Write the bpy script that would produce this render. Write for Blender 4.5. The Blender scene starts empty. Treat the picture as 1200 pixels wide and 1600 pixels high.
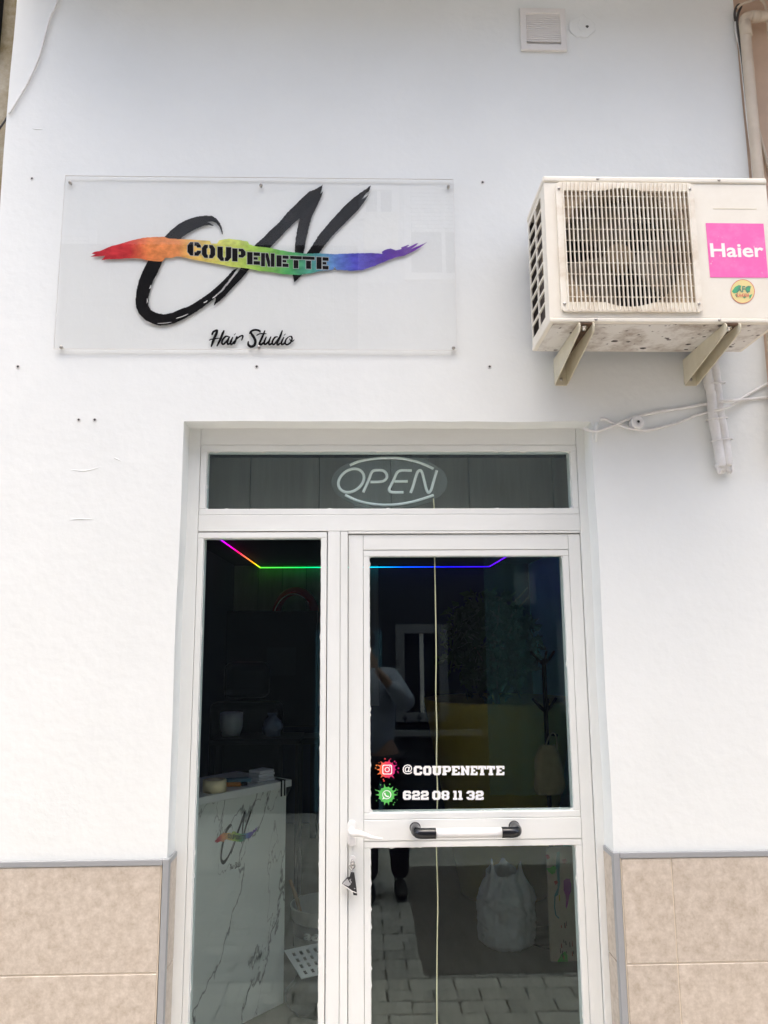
import bpy, bmesh, math, random
from math import sin, cos, tan, radians, pi
from mathutils import Vector, Matrix, noise
from mathutils.geometry import tessellate_polygon
random.seed(7)
SC = bpy.context.scene
COL = SC.collection

# ------------------------------------------------------------------ camera, sky, sun, exposure
D, H, FPX = 2.5, 1.66, 1200.0            # metres to the wall, lens height, focal length for a 1200 px wide frame
TH, YA, RO = radians(9.456), radians(1.617), radians(-0.403)
fw = Vector((sin(YA)*cos(TH), cos(YA)*cos(TH), sin(TH)))
rt0 = Vector((cos(YA), -sin(YA), 0)); up0 = rt0.cross(fw)
rt = cos(RO)*rt0 + sin(RO)*up0; up = -sin(RO)*rt0 + cos(RO)*up0
CAM = Vector((0, -D, H))
cd = bpy.data.cameras.new('camera'); cam = bpy.data.objects.new('camera', cd); COL.objects.link(cam)
cam.matrix_world = Matrix(((rt.x, up.x, -fw.x, CAM.x), (rt.y, up.y, -fw.y, CAM.y), (rt.z, up.z, -fw.z, CAM.z), (0, 0, 0, 1)))
cd.sensor_fit = 'HORIZONTAL'; cd.sensor_width = 36; cd.lens = 36*FPX/1200; cd.clip_start = 0.02; cd.clip_end = 300
SC.camera = cam
SUN_EL, SUN_ROT = radians(86), radians(195)
w = bpy.data.worlds.new('World'); SC.world = w; w.use_nodes = True
wn = w.node_tree.nodes; bg = wn['Background']
sky = wn.new('ShaderNodeTexSky'); sky.sky_type = 'NISHITA'; sky.sun_disc = False
sky.sun_elevation = SUN_EL; sky.sun_rotation = SUN_ROT; sky.air_density = 1.0; sky.dust_density = 7.5; sky.ozone_density = 0.6
w.node_tree.links.new(sky.outputs[0], bg.inputs[0]); bg.inputs[1].default_value = 0.15
sl = bpy.data.lights.new('sun', 'SUN'); sl.energy = 0.5; sl.angle = radians(80); sl.color = (1.0, 0.965, 0.87)
so = bpy.data.objects.new('sun', sl); COL.objects.link(so)
sdir = Vector((sin(SUN_ROT)*cos(SUN_EL), cos(SUN_ROT)*cos(SUN_EL), sin(SUN_EL)))
so.rotation_euler = sdir.to_track_quat('Z', 'Y').to_euler(); so.location = (0, 0, 14)
vs = SC.view_settings; vs.view_transform = 'Standard'; vs.look = 'None'; vs.gamma = 1.0; vs.use_curve_mapping = False
vs.exposure = 2.04
SC.cycles.use_denoising = True
SC.cycles.max_bounces = 10; SC.cycles.diffuse_bounces = 6; SC.cycles.glossy_bounces = 4; SC.cycles.transparent_max_bounces = 24
SC.cycles.sample_clamp_indirect = 6.0

def ray(x, y): return fw + (x-600)/FPX*rt - (y-800)/FPX*up
def P(x, y, Y=0.0):                      # the point at depth Y that the photograph shows at pixel x, y
    d = ray(x, y); return CAM + d*((Y+D)/d.y)
def G(x, y, z=0.0):
    d = ray(x, y); return CAM + d*((z-H)/d.z)

# ------------------------------------------------------------------ materials
MATS = {}
def mat(name, c, rough=0.6, c2=None, scale=6.0, detail=4.0, contrast=(0.35, 0.65), bump=0.0, bscale=60.0, metal=0.0,
        stretch=(1, 1, 1), spec=0.5, emit=None, estr=0.0, coat=0.0, speck=None, objvar=0.0):
    m = bpy.data.materials.new(name); m.use_nodes = True; N = m.node_tree.nodes; L = m.node_tree.links
    b = N['Principled BSDF']; b.inputs['Base Color'].default_value = (*c, 1); b.inputs['Roughness'].default_value = rough
    b.inputs['Metallic'].default_value = metal; b.inputs['Specular IOR Level'].default_value = spec
    if coat: b.inputs['Coat Weight'].default_value = coat; b.inputs['Coat Roughness'].default_value = 0.08
    geo = N.new('ShaderNodeNewGeometry'); mp = N.new('ShaderNodeMapping'); mp.inputs['Scale'].default_value = stretch
    L.new(geo.outputs['Position'], mp.inputs['Vector'])
    col = None
    if c2 is not None:
        nz = N.new('ShaderNodeTexNoise'); nz.inputs['Scale'].default_value = scale; nz.inputs['Detail'].default_value = detail
        nz.inputs['Roughness'].default_value = 0.68
        L.new(mp.outputs[0], nz.inputs['Vector'])
        r = N.new('ShaderNodeValToRGB'); r.color_ramp.elements[0].position = contrast[0]; r.color_ramp.elements[1].position = contrast[1]
        r.color_ramp.elements[0].color = (*c, 1); r.color_ramp.elements[1].color = (*c2, 1)
        L.new(nz.outputs['Fac'], r.inputs[0]); col = r.outputs[0]
    if speck is not None:                # (colour, scale, threshold)
        n3 = N.new('ShaderNodeTexNoise'); n3.inputs['Scale'].default_value = speck[1]; n3.inputs['Detail'].default_value = 3
        L.new(geo.outputs['Position'], n3.inputs['Vector'])
        r3 = N.new('ShaderNodeValToRGB'); r3.color_ramp.elements[0].position = speck[2]; r3.color_ramp.elements[1].position = speck[2]+0.06
        L.new(n3.outputs['Fac'], r3.inputs[0])
        mx = N.new('ShaderNodeMix'); mx.data_type = 'RGBA'; mx.inputs['B'].default_value = (*speck[0], 1)
        if col is not None: L.new(col, mx.inputs['A'])
        else: mx.inputs['A'].default_value = (*c, 1)
        L.new(r3.outputs[0], mx.inputs['Factor']); col = mx.outputs['Result']
    if objvar and col is not None:       # pieces differ a little from one another
        oi = N.new('ShaderNodeObjectInfo'); mr = N.new('ShaderNodeMapRange'); mr.inputs['To Min'].default_value = 1-objvar; mr.inputs['To Max'].default_value = 1+objvar
        hs_ = N.new('ShaderNodeHueSaturation'); L.new(oi.outputs['Random'], mr.inputs['Value']); L.new(mr.outputs[0], hs_.inputs['Value']); L.new(col, hs_.inputs['Color']); col = hs_.outputs[0]
    if col is not None: L.new(col, b.inputs['Base Color'])
    if bump:
        n2 = N.new('ShaderNodeTexNoise'); n2.inputs['Scale'].default_value = bscale; n2.inputs['Detail'].default_value = 6
        L.new(mp.outputs[0], n2.inputs['Vector'])
        bp = N.new('ShaderNodeBump'); bp.inputs['Strength'].default_value = bump; bp.inputs['Distance'].default_value = 0.004
        L.new(n2.outputs['Fac'], bp.inputs['Height']); L.new(bp.outputs[0], b.inputs['Normal'])
    if emit: b.inputs['Emission Color'].default_value = (*emit, 1); b.inputs['Emission Strength'].default_value = estr
    MATS[name] = m; return m

def glassmat(name, tint, r0=0.045, gloss=(1, 1, 1)):
    m = bpy.data.materials.new(name); m.use_nodes = True; N = m.node_tree.nodes; L = m.node_tree.links; N.remove(N['Principled BSDF'])
    lw = N.new('ShaderNodeLayerWeight'); lw.inputs[0].default_value = 0.5
    pw = N.new('ShaderNodeMath'); pw.operation = 'POWER'; pw.inputs[1].default_value = 5
    ma = N.new('ShaderNodeMath'); ma.operation = 'MULTIPLY_ADD'; ma.inputs[1].default_value = 1-r0; ma.inputs[2].default_value = r0
    t = N.new('ShaderNodeBsdfTransparent'); t.inputs[0].default_value = (*tint, 1)
    g = N.new('ShaderNodeBsdfGlossy'); g.inputs['Roughness'].default_value = 0.0; g.inputs['Color'].default_value = (*gloss, 1)
    mx = N.new('ShaderNodeMixShader')
    L.new(lw.outputs['Facing'], pw.inputs[0]); L.new(pw.outputs[0], ma.inputs[0]); L.new(ma.outputs[0], mx.inputs[0])
    L.new(t.outputs[0], mx.inputs[1]); L.new(g.outputs[0], mx.inputs[2]); L.new(mx.outputs[0], N['Material Output'].inputs[0])
    MATS[name] = m; return m

def rampmat(name, stops, axis=0, emit=0.0, mottle=0.0, rough=0.4):
    """colour running along the object's own length"""
    m = bpy.data.materials.new(name); m.use_nodes = True; N = m.node_tree.nodes; L = m.node_tree.links; b = N['Principled BSDF']
    tc = N.new('ShaderNodeTexCoord'); sp = N.new('ShaderNodeSeparateXYZ'); L.new(tc.outputs['Generated'], sp.inputs[0])
    r = N.new('ShaderNodeValToRGB'); cr = r.color_ramp
    while len(cr.elements) < len(stops): cr.elements.new(0.5)
    for e, (p, c) in zip(cr.elements, stops): e.position = p; e.color = (*c, 1)
    val = sp.outputs[axis]
    if mottle:
        nz = N.new('ShaderNodeTexNoise'); nz.inputs['Scale'].default_value = 3; nz.inputs['Detail'].default_value = 6
        mp = N.new('ShaderNodeMapping'); mp.inputs['Scale'].default_value = (6, 1, 1); L.new(tc.outputs['Generated'], mp.inputs[0]); L.new(mp.outputs[0], nz.inputs[0])
        ad = N.new('ShaderNodeMath'); ad.operation = 'MULTIPLY_ADD'; ad.inputs[1].default_value = mottle; L.new(nz.outputs['Fac'], ad.inputs[0])
        sb = N.new('ShaderNodeMath'); sb.operation = 'SUBTRACT'; sb.inputs[1].default_value = mottle*0.5; L.new(val, sb.inputs[0]); L.new(sb.outputs[0], ad.inputs[2]); val = ad.outputs[0]
    L.new(val, r.inputs[0]); out = r.outputs[0]
    if mottle:
        n2 = N.new('ShaderNodeTexNoise'); n2.inputs['Scale'].default_value = 7; n2.inputs['Detail'].default_value = 6; L.new(mp.outputs[0], n2.inputs[0])
        r2 = N.new('ShaderNodeValToRGB'); r2.color_ramp.elements[0].position = 0.3; r2.color_ramp.elements[0].color = (0.72, 0.72, 0.72, 1)
        r2.color_ramp.elements[1].position = 0.72; r2.color_ramp.elements[1].color = (1.25, 1.25, 1.2, 1); L.new(n2.outputs['Fac'], r2.inputs[0])
        mx = N.new('ShaderNodeMix'); mx.data_type = 'RGBA'; mx.blend_type = 'MULTIPLY'; mx.inputs['Factor'].default_value = 1
        L.new(out, mx.inputs['A']); L.new(r2.outputs[0], mx.inputs['B']); out = mx.outputs['Result']
    L.new(out, b.inputs['Base Color']); b.inputs['Roughness'].default_value = rough; b.inputs['Specular IOR Level'].default_value = 0.0
    if emit: L.new(out, b.inputs['Emission Color']); b.inputs['Emission Strength'].default_value = emit
    MATS[name] = m; return m

mat('wall_white', (0.765, 0.785, 0.765), 0.85, (0.72, 0.74, 0.72), 2.2, 8, (0.40, 0.80), bump=0.34, bscale=30)
mat('frame_white', (0.785, 0.80, 0.775), 0.42, (0.715, 0.725, 0.70), 9, 5, (0.4, 0.8), bump=0.10, bscale=30, stretch=(1, 1, 0.25))
mat('frame_white_h', (0.785, 0.80, 0.775), 0.42, (0.715, 0.725, 0.70), 9, 5, (0.4, 0.8), bump=0.10, bscale=30, stretch=(0.25, 1, 1))
mat('tile_beige', (0.40, 0.335, 0.265), 0.5, (0.60, 0.53, 0.45), 44, 14, (0.30, 0.70), bump=0.10, bscale=90, objvar=0.05)
mat('grout', (0.70, 0.62, 0.50), 0.9)
mat('trim_grey', (0.33, 0.34, 0.35), 0.4, metal=0.2)
mat('plug', (0.05, 0.05, 0.05), 0.8)
mat('plug_ring', (0.66, 0.65, 0.63), 0.6)
mat('steel', (0.42, 0.40, 0.37), 0.3, metal=0.9)
mat('chrome', (0.62, 0.60, 0.57), 0.18, metal=1.0)
mat('ink_black', (0.010, 0.010, 0.011), 0.6, spec=0.0)
mat('ink_grey', (0.42, 0.43, 0.42), 0.5, spec=0.0)
rampmat('rainbow', [(0.0, (0.50, 0.035, 0.055)), (0.11, (0.62, 0.05, 0.055)), (0.17, (0.75, 0.24, 0.085)), (0.25, (0.78, 0.30, 0.11)), (0.31, (0.78, 0.52, 0.15)),
                    (0.40, (0.62, 0.66, 0.16)), (0.50, (0.30, 0.52, 0.10)), (0.59, (0.09, 0.38, 0.13)), (0.66, (0.08, 0.30, 0.26)), (0.72, (0.13, 0.25, 0.55)),
                    (0.78, (0.10, 0.10, 0.52)), (0.87, (0.10, 0.05, 0.36)), (1.0, (0.20, 0.06, 0.34))], 0, 0, 0.05)
glassmat('acrylic', (1.0, 1.0, 0.998), 0.030)
glassmat('window_glass', (0.945, 0.99, 0.985), 0.028, (0.86, 1.0, 1.0))
glassmat('clear_acrylic', (0.90, 0.93, 0.93), 0.05)
mat('ac_cream', (0.76, 0.725, 0.635), 0.45, (0.70, 0.65, 0.55), 5, 5, (0.4, 0.75))
mat('ac_grille', (0.77, 0.73, 0.635), 0.5, (0.55, 0.45, 0.33), 9, 8, (0.46, 0.74))
mat('ac_grime', (0.50, 0.40, 0.28), 0.7, (0.10, 0.07, 0.045), 9, 8, (0.38, 0.66))
mat('ac_under', (0.66, 0.64, 0.60), 0.6, (0.26, 0.20, 0.15), 8, 8, (0.47, 0.68), speck=((0.05, 0.036, 0.026), 34, 0.655))
mat('ac_dark', (0.035, 0.027, 0.022), 0.8)
mat('ac_coil', (0.10, 0.08, 0.065), 0.7, (0.04, 0.03, 0.025), 14, 4)
mat('fan_plastic', (0.36, 0.30, 0.20), 0.6, (0.22, 0.16, 0.10), 8, 4)
mat('fan_blade', (0.20, 0.17, 0.13), 0.6, (0.10, 0.08, 0.06), 8, 4)
mat('bracket', (0.72, 0.68, 0.54), 0.5, (0.62, 0.57, 0.43), 7, 4)
mat('rust', (0.16, 0.09, 0.05), 0.8, (0.06, 0.035, 0.02), 30, 4)
mat('pink', (0.80, 0.13, 0.42), 0.4, (0.83, 0.20, 0.48), 30, 6, (0.45, 0.75), speck=((0.80, 0.36, 0.56), 70, 0.68))
mat('print_white', (0.82, 0.80, 0.77), 0.5)
mat('sticker_yellow', (0.72, 0.60, 0.26), 0.5)
mat('sticker_green', (0.06, 0.36, 0.17), 0.5)
mat('sticker_dark', (0.10, 0.25, 0.17), 0.5)
mat('sticker_red', (0.62, 0.12, 0.10), 0.5)
mat('insulation', (0.77, 0.765, 0.75), 0.75, (0.66, 0.65, 0.63), 20, 4, (0.4, 0.8), bump=0.5, bscale=25)
mat('cable_white', (0.76, 0.75, 0.73), 0.5, (0.62, 0.60, 0.57), 30, 3, (0.45, 0.8))
mat('cable_dark', (0.05, 0.045, 0.04), 0.6)
mat('pipe_beige', (0.62, 0.54, 0.43), 0.5, (0.54, 0.46, 0.36), 8, 3)
mat('wall_peach', (0.62, 0.47, 0.35), 0.85, (0.52, 0.39, 0.29), 3, 5, (0.4, 0.7), bump=0.3, bscale=40)
mat('wall_olive', (0.22, 0.175, 0.085), 0.9, (0.42, 0.38, 0.30), 7, 6, (0.40, 0.66), bump=0.6, bscale=22)
mat('concrete', (0.40, 0.37, 0.33), 0.9, (0.32, 0.29, 0.26), 4, 5)
mat('vent_white', (0.72, 0.70, 0.67), 0.5)
mat('neon_off', (0.90, 0.90, 0.87), 0.35)
mat('decal_white', (0.86, 0.86, 0.85), 0.5)
rampmat('insta', [(0.05, (0.85, 0.25, 0.06)), (0.45, (0.80, 0.06, 0.10)), (0.9, (0.55, 0.03, 0.22))], 0, 0, 0.0)
mat('whats_green', (0.10, 0.50, 0.10), 0.5)
mat('handle_black', (0.008, 0.008, 0.011), 0.16)
mat('handle_white', (0.80, 0.79, 0.77), 0.3)
mat('charm_black', (0.02, 0.02, 0.022), 0.5)
mat('charm_grey', (0.42, 0.42, 0.42), 0.5)
# street and opposite side
mat('pavement', (0.20, 0.19, 0.17), 0.9)
mat('paver', (0.46, 0.45, 0.42), 0.85, (0.37, 0.36, 0.335), 5, 6, (0.35, 0.7), bump=0.3, bscale=80, objvar=0.16)
mat('paver_dimmed', (0.33, 0.325, 0.315), 0.85, (0.26, 0.255, 0.245), 5, 6, (0.35, 0.7), bump=0.3, bscale=80, objvar=0.16)
mat('joint', (0.07, 0.065, 0.06), 0.95)
mat('patch_dark', (0.09, 0.082, 0.075), 0.9, (0.115, 0.105, 0.098), 60, 4)
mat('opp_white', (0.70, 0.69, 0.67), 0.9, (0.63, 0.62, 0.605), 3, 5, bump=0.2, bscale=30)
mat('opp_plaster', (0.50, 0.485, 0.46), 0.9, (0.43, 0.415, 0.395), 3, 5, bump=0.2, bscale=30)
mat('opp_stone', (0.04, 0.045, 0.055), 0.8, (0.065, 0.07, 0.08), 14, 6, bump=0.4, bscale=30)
mat('opp_trim', (0.24, 0.25, 0.26), 0.7)
mat('shutter', (0.86, 0.85, 0.83), 0.5)
mat('opp_reflect_dark', (0.035, 0.03, 0.026), 0.8, (0.05, 0.042, 0.036), 8, 4)
mat('cream_blind', (0.78, 0.72, 0.58), 0.8)
mat('dark_glass', (0.02, 0.022, 0.026), 0.08)
mat('iron', (0.02, 0.02, 0.02), 0.6)
mat('lamp_grey', (0.25, 0.25, 0.25), 0.5)
# inside
mat('in_floor', (0.27, 0.225, 0.18), 0.5, (0.20, 0.165, 0.13), 6, 6, stretch=(1, 0.2, 1))
mat('in_wall', (0.016, 0.02, 0.05), 0.9, spec=0.1)
mat('in_teal', (0.34, 0.78, 0.74), 0.8, (0.28, 0.68, 0.65), 3, 4)
mat('in_ceiling', (0.015, 0.015, 0.02), 0.9, spec=0.1)
mat('in_panel', (0.20, 0.22, 0.20), 0.6, (0.15, 0.165, 0.15), 5, 6, stretch=(3, 1, 0.25))
mat('fascia', (0.34, 0.33, 0.32), 0.6, (0.27, 0.26, 0.25), 5, 6, stretch=(4, 1, 0.3))
mat('in_black', (0.005, 0.005, 0.008), 0.7, spec=0.15)
mat('counter_white', (0.84, 0.83, 0.81), 0.35)
mat('tape_cream', (0.86, 0.74, 0.48), 0.5)
mat('orange_plastic', (0.60, 0.22, 0.03), 0.4)
mat('paper', (0.66, 0.64, 0.68), 0.7)
mat('blue_plastic', (0.12, 0.26, 0.33), 0.5)
mat('mustard', (0.56, 0.42, 0.06), 0.6, (0.48, 0.35, 0.045), 3, 4)
mat('leaf', (0.014, 0.034, 0.014), 0.7, (0.024, 0.05, 0.018), 20, 3, spec=0.2)
mat('soil', (0.03, 0.022, 0.016), 0.95)
mat('bark', (0.08, 0.055, 0.035), 0.9)
mat('rack_black', (0.006, 0.005, 0.005), 0.7, spec=0.1)
mat('tote', (0.44, 0.36, 0.21), 0.85, (0.36, 0.29, 0.16), 10, 4, bump=0.3, bscale=60)
mat('sack', (0.86, 0.86, 0.84), 0.4, (0.74, 0.74, 0.73), 12, 5, (0.4, 0.7), bump=1.0, bscale=16)
mat('bag_black', (0.010, 0.011, 0.014), 0.3, bump=0.8, bscale=24)
mat('bag_blue', (0.16, 0.20, 0.30), 0.35, bump=0.8, bscale=24)
mat('bucket_white', (0.58, 0.57, 0.53), 0.45, (0.48, 0.46, 0.42), 10, 4)
mat('bucket_label', (0.02, 0.018, 0.03), 0.4)
mat('wood', (0.36, 0.20, 0.08), 0.6)
mat('board', (0.62, 0.51, 0.38), 0.8, (0.50, 0.40, 0.29), 6, 5)
mat('paint_magenta', (0.36, 0.02, 0.28), 0.5); mat('paint_green', (0.04, 0.42, 0.02), 0.5); mat('paint_teal', (0.03, 0.20, 0.22), 0.5)
mat('paint_red', (0.40, 0.04, 0.03), 0.5); mat('paint_yellow', (0.45, 0.36, 0.02), 0.5); mat('paint_black', (0.015, 0.012, 0.012), 0.5)
mat('red_sign', (0.30, 0.012, 0.012), 0.5)
mat('leather', (0.008, 0.008, 0.009), 0.5, spec=0.2)
mat('pot_white', (0.62, 0.66, 0.66), 0.4)
# person
mat('skin', (0.38, 0.24, 0.17), 0.6); mat('jacket', (0.30, 0.34, 0.42), 0.85, (0.24, 0.28, 0.36), 9, 4, bump=0.4, bscale=14)
mat('shirt', (0.62, 0.62, 0.64), 0.85); mat('trousers', (0.022, 0.022, 0.026), 0.9, bump=0.4, bscale=18); mat('shoe', (0.012, 0.012, 0.013), 0.5); mat('hair', (0.02, 0.014, 0.010), 0.6)

def marble():
    m = bpy.data.materials.new('marble'); m.use_nodes = True; N = m.node_tree.nodes; L = m.node_tree.links; b = N['Principled BSDF']
    geo = N.new('ShaderNodeNewGeometry'); out = None
    for (sx, sz, rot, thr, dark, off) in ((1.9, 0.34, -0.42, 0.007, 0.22, 0.0), (2.6, 0.40, -0.36, 0.004, 0.45, 4.0), (1.2, 0.6, -0.5, 0.04, 0.88, 9.0)):
        m0 = N.new('ShaderNodeMapping'); m0.inputs['Rotation'].default_value = (0, rot, radians(-49)); m0.inputs['Location'].default_value = (off, off, off)
        mp = N.new('ShaderNodeMapping'); mp.inputs['Scale'].default_value = (sx, sx, sz)
        L.new(geo.outputs['Position'], m0.inputs[0]); L.new(m0.outputs[0], mp.inputs[0])
        nz = N.new('ShaderNodeTexNoise'); nz.inputs['Scale'].default_value = 1.5; nz.inputs['Detail'].default_value = 6; nz.inputs['Roughness'].default_value = 0.52
        L.new(mp.outputs[0], nz.inputs[0])
        s = N.new('ShaderNodeMath'); s.operation = 'SUBTRACT'; s.inputs[1].default_value = 0.5; L.new(nz.outputs['Fac'], s.inputs[0])
        a = N.new('ShaderNodeMath'); a.operation = 'ABSOLUTE'; L.new(s.outputs[0], a.inputs[0])
        r = N.new('ShaderNodeValToRGB'); r.color_ramp.elements[0].position = thr*0.15; r.color_ramp.elements[0].color = (dark, dark, dark, 1)
        r.color_ramp.elements[1].position = thr; r.color_ramp.elements[1].color = (1, 1, 1, 1); L.new(a.outputs[0], r.inputs[0])
        if out is None: out = r.outputs[0]
        else:
            mx = N.new('ShaderNodeMix'); mx.data_type = 'RGBA'; mx.blend_type = 'MULTIPLY'; mx.inputs['Factor'].default_value = 1
            L.new(out, mx.inputs['A']); L.new(r.outputs[0], mx.inputs['B']); out = mx.outputs['Result']
    mx = N.new('ShaderNodeMix'); mx.data_type = 'RGBA'; mx.blend_type = 'MULTIPLY'; mx.inputs['Factor'].default_value = 1
    L.new(out, mx.inputs['A']); mx.inputs['B'].default_value = (0.84, 0.84, 0.79, 1); L.new(mx.outputs['Result'], b.inputs['Base Color'])
    b.inputs['Roughness'].default_value = 0.3; MATS['marble'] = m
marble()

# ------------------------------------------------------------------ mesh helpers
WM = {}                                   # world matrix of each object made here
def reg(o, mtx, parent):
    COL.objects.link(o)
    if parent is not None:
        o.parent = parent; o.matrix_parent_inverse = WM[parent.name].inverted()
    o.matrix_basis = mtx; WM[o.name] = mtx.copy(); return o
def tag(o, label=None, cat=None, group=None, kind=None):
    if label: o['label'] = label
    if cat: o['category'] = cat
    if group: o['group'] = group
    if kind: o['kind'] = kind
    return o
def empty(name, loc, label=None, cat=None, group=None, kind=None, parent=None):
    o = bpy.data.objects.new(name, None); o.empty_display_size = 0.05
    reg(o, Matrix.Translation(Vector(loc)), parent); return tag(o, label, cat, group, kind)
def inst(name, me, mtx, parent=None):
    return reg(bpy.data.objects.new(name, me), mtx, parent)

class MB:
    def __init__(s): s.v = []; s.f = []; s.sm = []
    def add(s, vs, fs, smooth=False):
        b = len(s.v); s.v += [Vector(v) for v in vs]; s.f += [tuple(i+b for i in f) for f in fs]; s.sm += [smooth]*len(fs); return s
    def box(s, x0, x1, y0, y1, z0, z1):
        return s.add([(x0,y0,z0),(x1,y0,z0),(x1,y1,z0),(x0,y1,z0),(x0,y0,z1),(x1,y0,z1),(x1,y1,z1),(x0,y1,z1)],
                     [(0,3,2,1),(4,5,6,7),(0,1,5,4),(1,2,6,5),(2,3,7,6),(3,0,4,7)])
    def flat(s, loops, fn):               # loops of 2D points (outer, holes...) -> triangles through fn(x, y)
        pts = [p for l in loops for p in l]
        tris = tessellate_polygon([[Vector((p[0], p[1], 0)) for p in l] for l in loops])
        return s.add([fn(*p) for p in pts], [tuple(t) for t in tris])
    def prism(s, loops, y0, y1):          # loops in (x, z), extruded from y0 to y1
        pts = [p for l in loops for p in l]; n = len(pts)
        tris = tessellate_polygon([[Vector((p[0], p[1], 0)) for p in l] for l in loops])
        vs = [(p[0], y0, p[1]) for p in pts] + [(p[0], y1, p[1]) for p in pts]
        fs = [tuple(t) for t in tris] + [tuple(i+n for i in reversed(t)) for t in tris]; b = 0
        for l in loops:
            k = len(l)
            for i in range(k): j = (i+1) % k; fs.append((b+i, b+j, b+j+n, b+i+n))
            b += k
        return s.add(vs, fs)
    def tube(s, pts, r, n=8, closed=False, cap=True):
        pts = [Vector(p) for p in pts]; k = len(pts); rs = r if isinstance(r, (list, tuple)) else [r]*k
        vs = []; fs = []; prev = None
        for i, p in enumerate(pts):
            if closed: t = pts[(i+1) % k]-pts[i-1]
            else: t = pts[min(i+1, k-1)]-pts[max(i-1, 0)]
            t.normalize()
            if prev is None: a = t.orthogonal().normalized()
            else: a = (prev - t*prev.dot(t)).normalized()
            prev = a; b = t.cross(a)
            for j in range(n): q = 2*pi*j/n; vs.append(p + (a*cos(q)+b*sin(q))*rs[i])
        m = k if closed else k-1
        for i in range(m):
            i2 = (i+1) % k
            for j in range(n): j2 = (j+1) % n; fs.append((i*n+j, i*n+j2, i2*n+j2, i2*n+j))
        s.add(vs, fs, True)
        if cap and not closed:
            s.add([vs[j] for j in range(n)], [tuple(reversed(range(n)))]); s.add([vs[(k-1)*n+j] for j in range(n)], [tuple(range(n))])
        return s
    def lathe(s, prof, c, n=24, axis='Z', close=False):
        vs = []; fs = []
        for (r, h) in prof:
            for j in range(n):
                q = 2*pi*j/n
                if axis == 'Z': vs.append((c[0]+r*cos(q), c[1]+r*sin(q), c[2]+h))
                elif axis == 'Y': vs.append((c[0]+r*cos(q), c[1]+h, c[2]+r*sin(q)))
                else: vs.append((c[0]+h, c[1]+r*cos(q), c[2]+r*sin(q)))
        k = len(prof); m = k if close else k-1
        for i in range(m):
            i2 = (i+1) % k
            for j in range(n): j2 = (j+1) % n; fs.append((i*n+j, i*n+j2, i2*n+j2, i2*n+j))
        return s.add(vs, fs, True)
    def disc(s, c, r, n=16, y=True):
        return s.add([(c[0]+r*cos(2*pi*j/n), c[1], c[2]+r*sin(2*pi*j/n)) for j in range(n)], [tuple(range(n))])
    def xf(s, m): s.v = [m @ v for v in s.v]; return s
    def mesh(s, name, material, bevel=0.0, origin=None, segs=2):
        me = bpy.data.meshes.new(name)
        o = origin if origin is not None else Vector((0, 0, 0))
        me.from_pydata([tuple(v-o) for v in s.v], [], s.f); me.polygons.foreach_set('use_smooth', s.sm)
        bm = bmesh.new(); bm.from_mesh(me)
        bmesh.ops.remove_doubles(bm, verts=bm.verts, dist=1e-6)
        bmesh.ops.recalc_face_normals(bm, faces=bm.faces)
        if bevel:
            es = [e for e in bm.edges if len(e.link_faces) == 2 and e.calc_face_angle(0) > 0.6]
            bmesh.ops.bevel(bm, geom=es, offset=bevel, segments=segs, profile=0.5, affect='EDGES', clamp_overlap=True)
        bm.to_mesh(me); bm.free(); me.materials.append(MATS[material] if isinstance(material, str) else material); me.update(); return me
    def build(s, name, material, parent=None, bevel=0.0, segs=2):
        lo = [min(v[i] for v in s.v) for i in range(3)]; hi = [max(v[i] for v in s.v) for i in range(3)]
        o = Vector(((lo[0]+hi[0])/2, (lo[1]+hi[1])/2, lo[2]))
        return reg(bpy.data.objects.new(name, s.mesh(name, material, bevel, o, segs)), Matrix.Translation(o), parent)

def crv(pts, per=6):                      # Catmull-Rom through the points
    pts = [Vector(p) for p in pts]; out = []
    for i in range(len(pts)-1):
        a = pts[max(i-1, 0)]; b = pts[i]; c = pts[i+1]; d = pts[min(i+2, len(pts)-1)]
        for k in range(per):
            t = k/per; out.append(0.5*((2*b)+(c-a)*t+(2*a-5*b+4*c-d)*t*t+(3*b-a-3*c+d)*t**3))
    out.append(pts[-1]); return out
def rough(poly, step=1.6, amp=0.5, seed=0.0):
    out = []; n = len(poly)
    for i in range(n):
        a = Vector((*poly[i], 0)); b = Vector((*poly[(i+1) % n], 0)); L = (b-a).length; k = max(1, int(L/step)); nr = Vector((-(b-a).y, (b-a).x, 0)).normalized()
        for j in range(k):
            p = a.lerp(b, j/k)
            if j: p = p + nr*amp*noise.noise(Vector((p.x*0.55+seed, p.y*0.55, seed)))*1.6
            out.append((p.x, p.y))
    return out
def offset_poly(p, d):
    n = len(p); ar = sum(p[i][0]*p[(i+1) % n][1]-p[(i+1) % n][0]*p[i][1] for i in range(n)); sg = 1 if ar > 0 else -1; out = []
    for i in range(n):
        a = Vector(p[i-1]); b = Vector(p[i]); c = Vector(p[(i+1) % n]); e1 = (b-a).normalized(); e2 = (c-b).normalized()
        n1 = Vector((e1.y, -e1.x)); n2 = Vector((e2.y, -e2.x)); m = n1+n2
        m = m/max(0.35, (1+n1.dot(n2))) if m.length > 1e-6 else n1
        q = b+m*d*sg; out.append((q.x, q.y))
    return out
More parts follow.
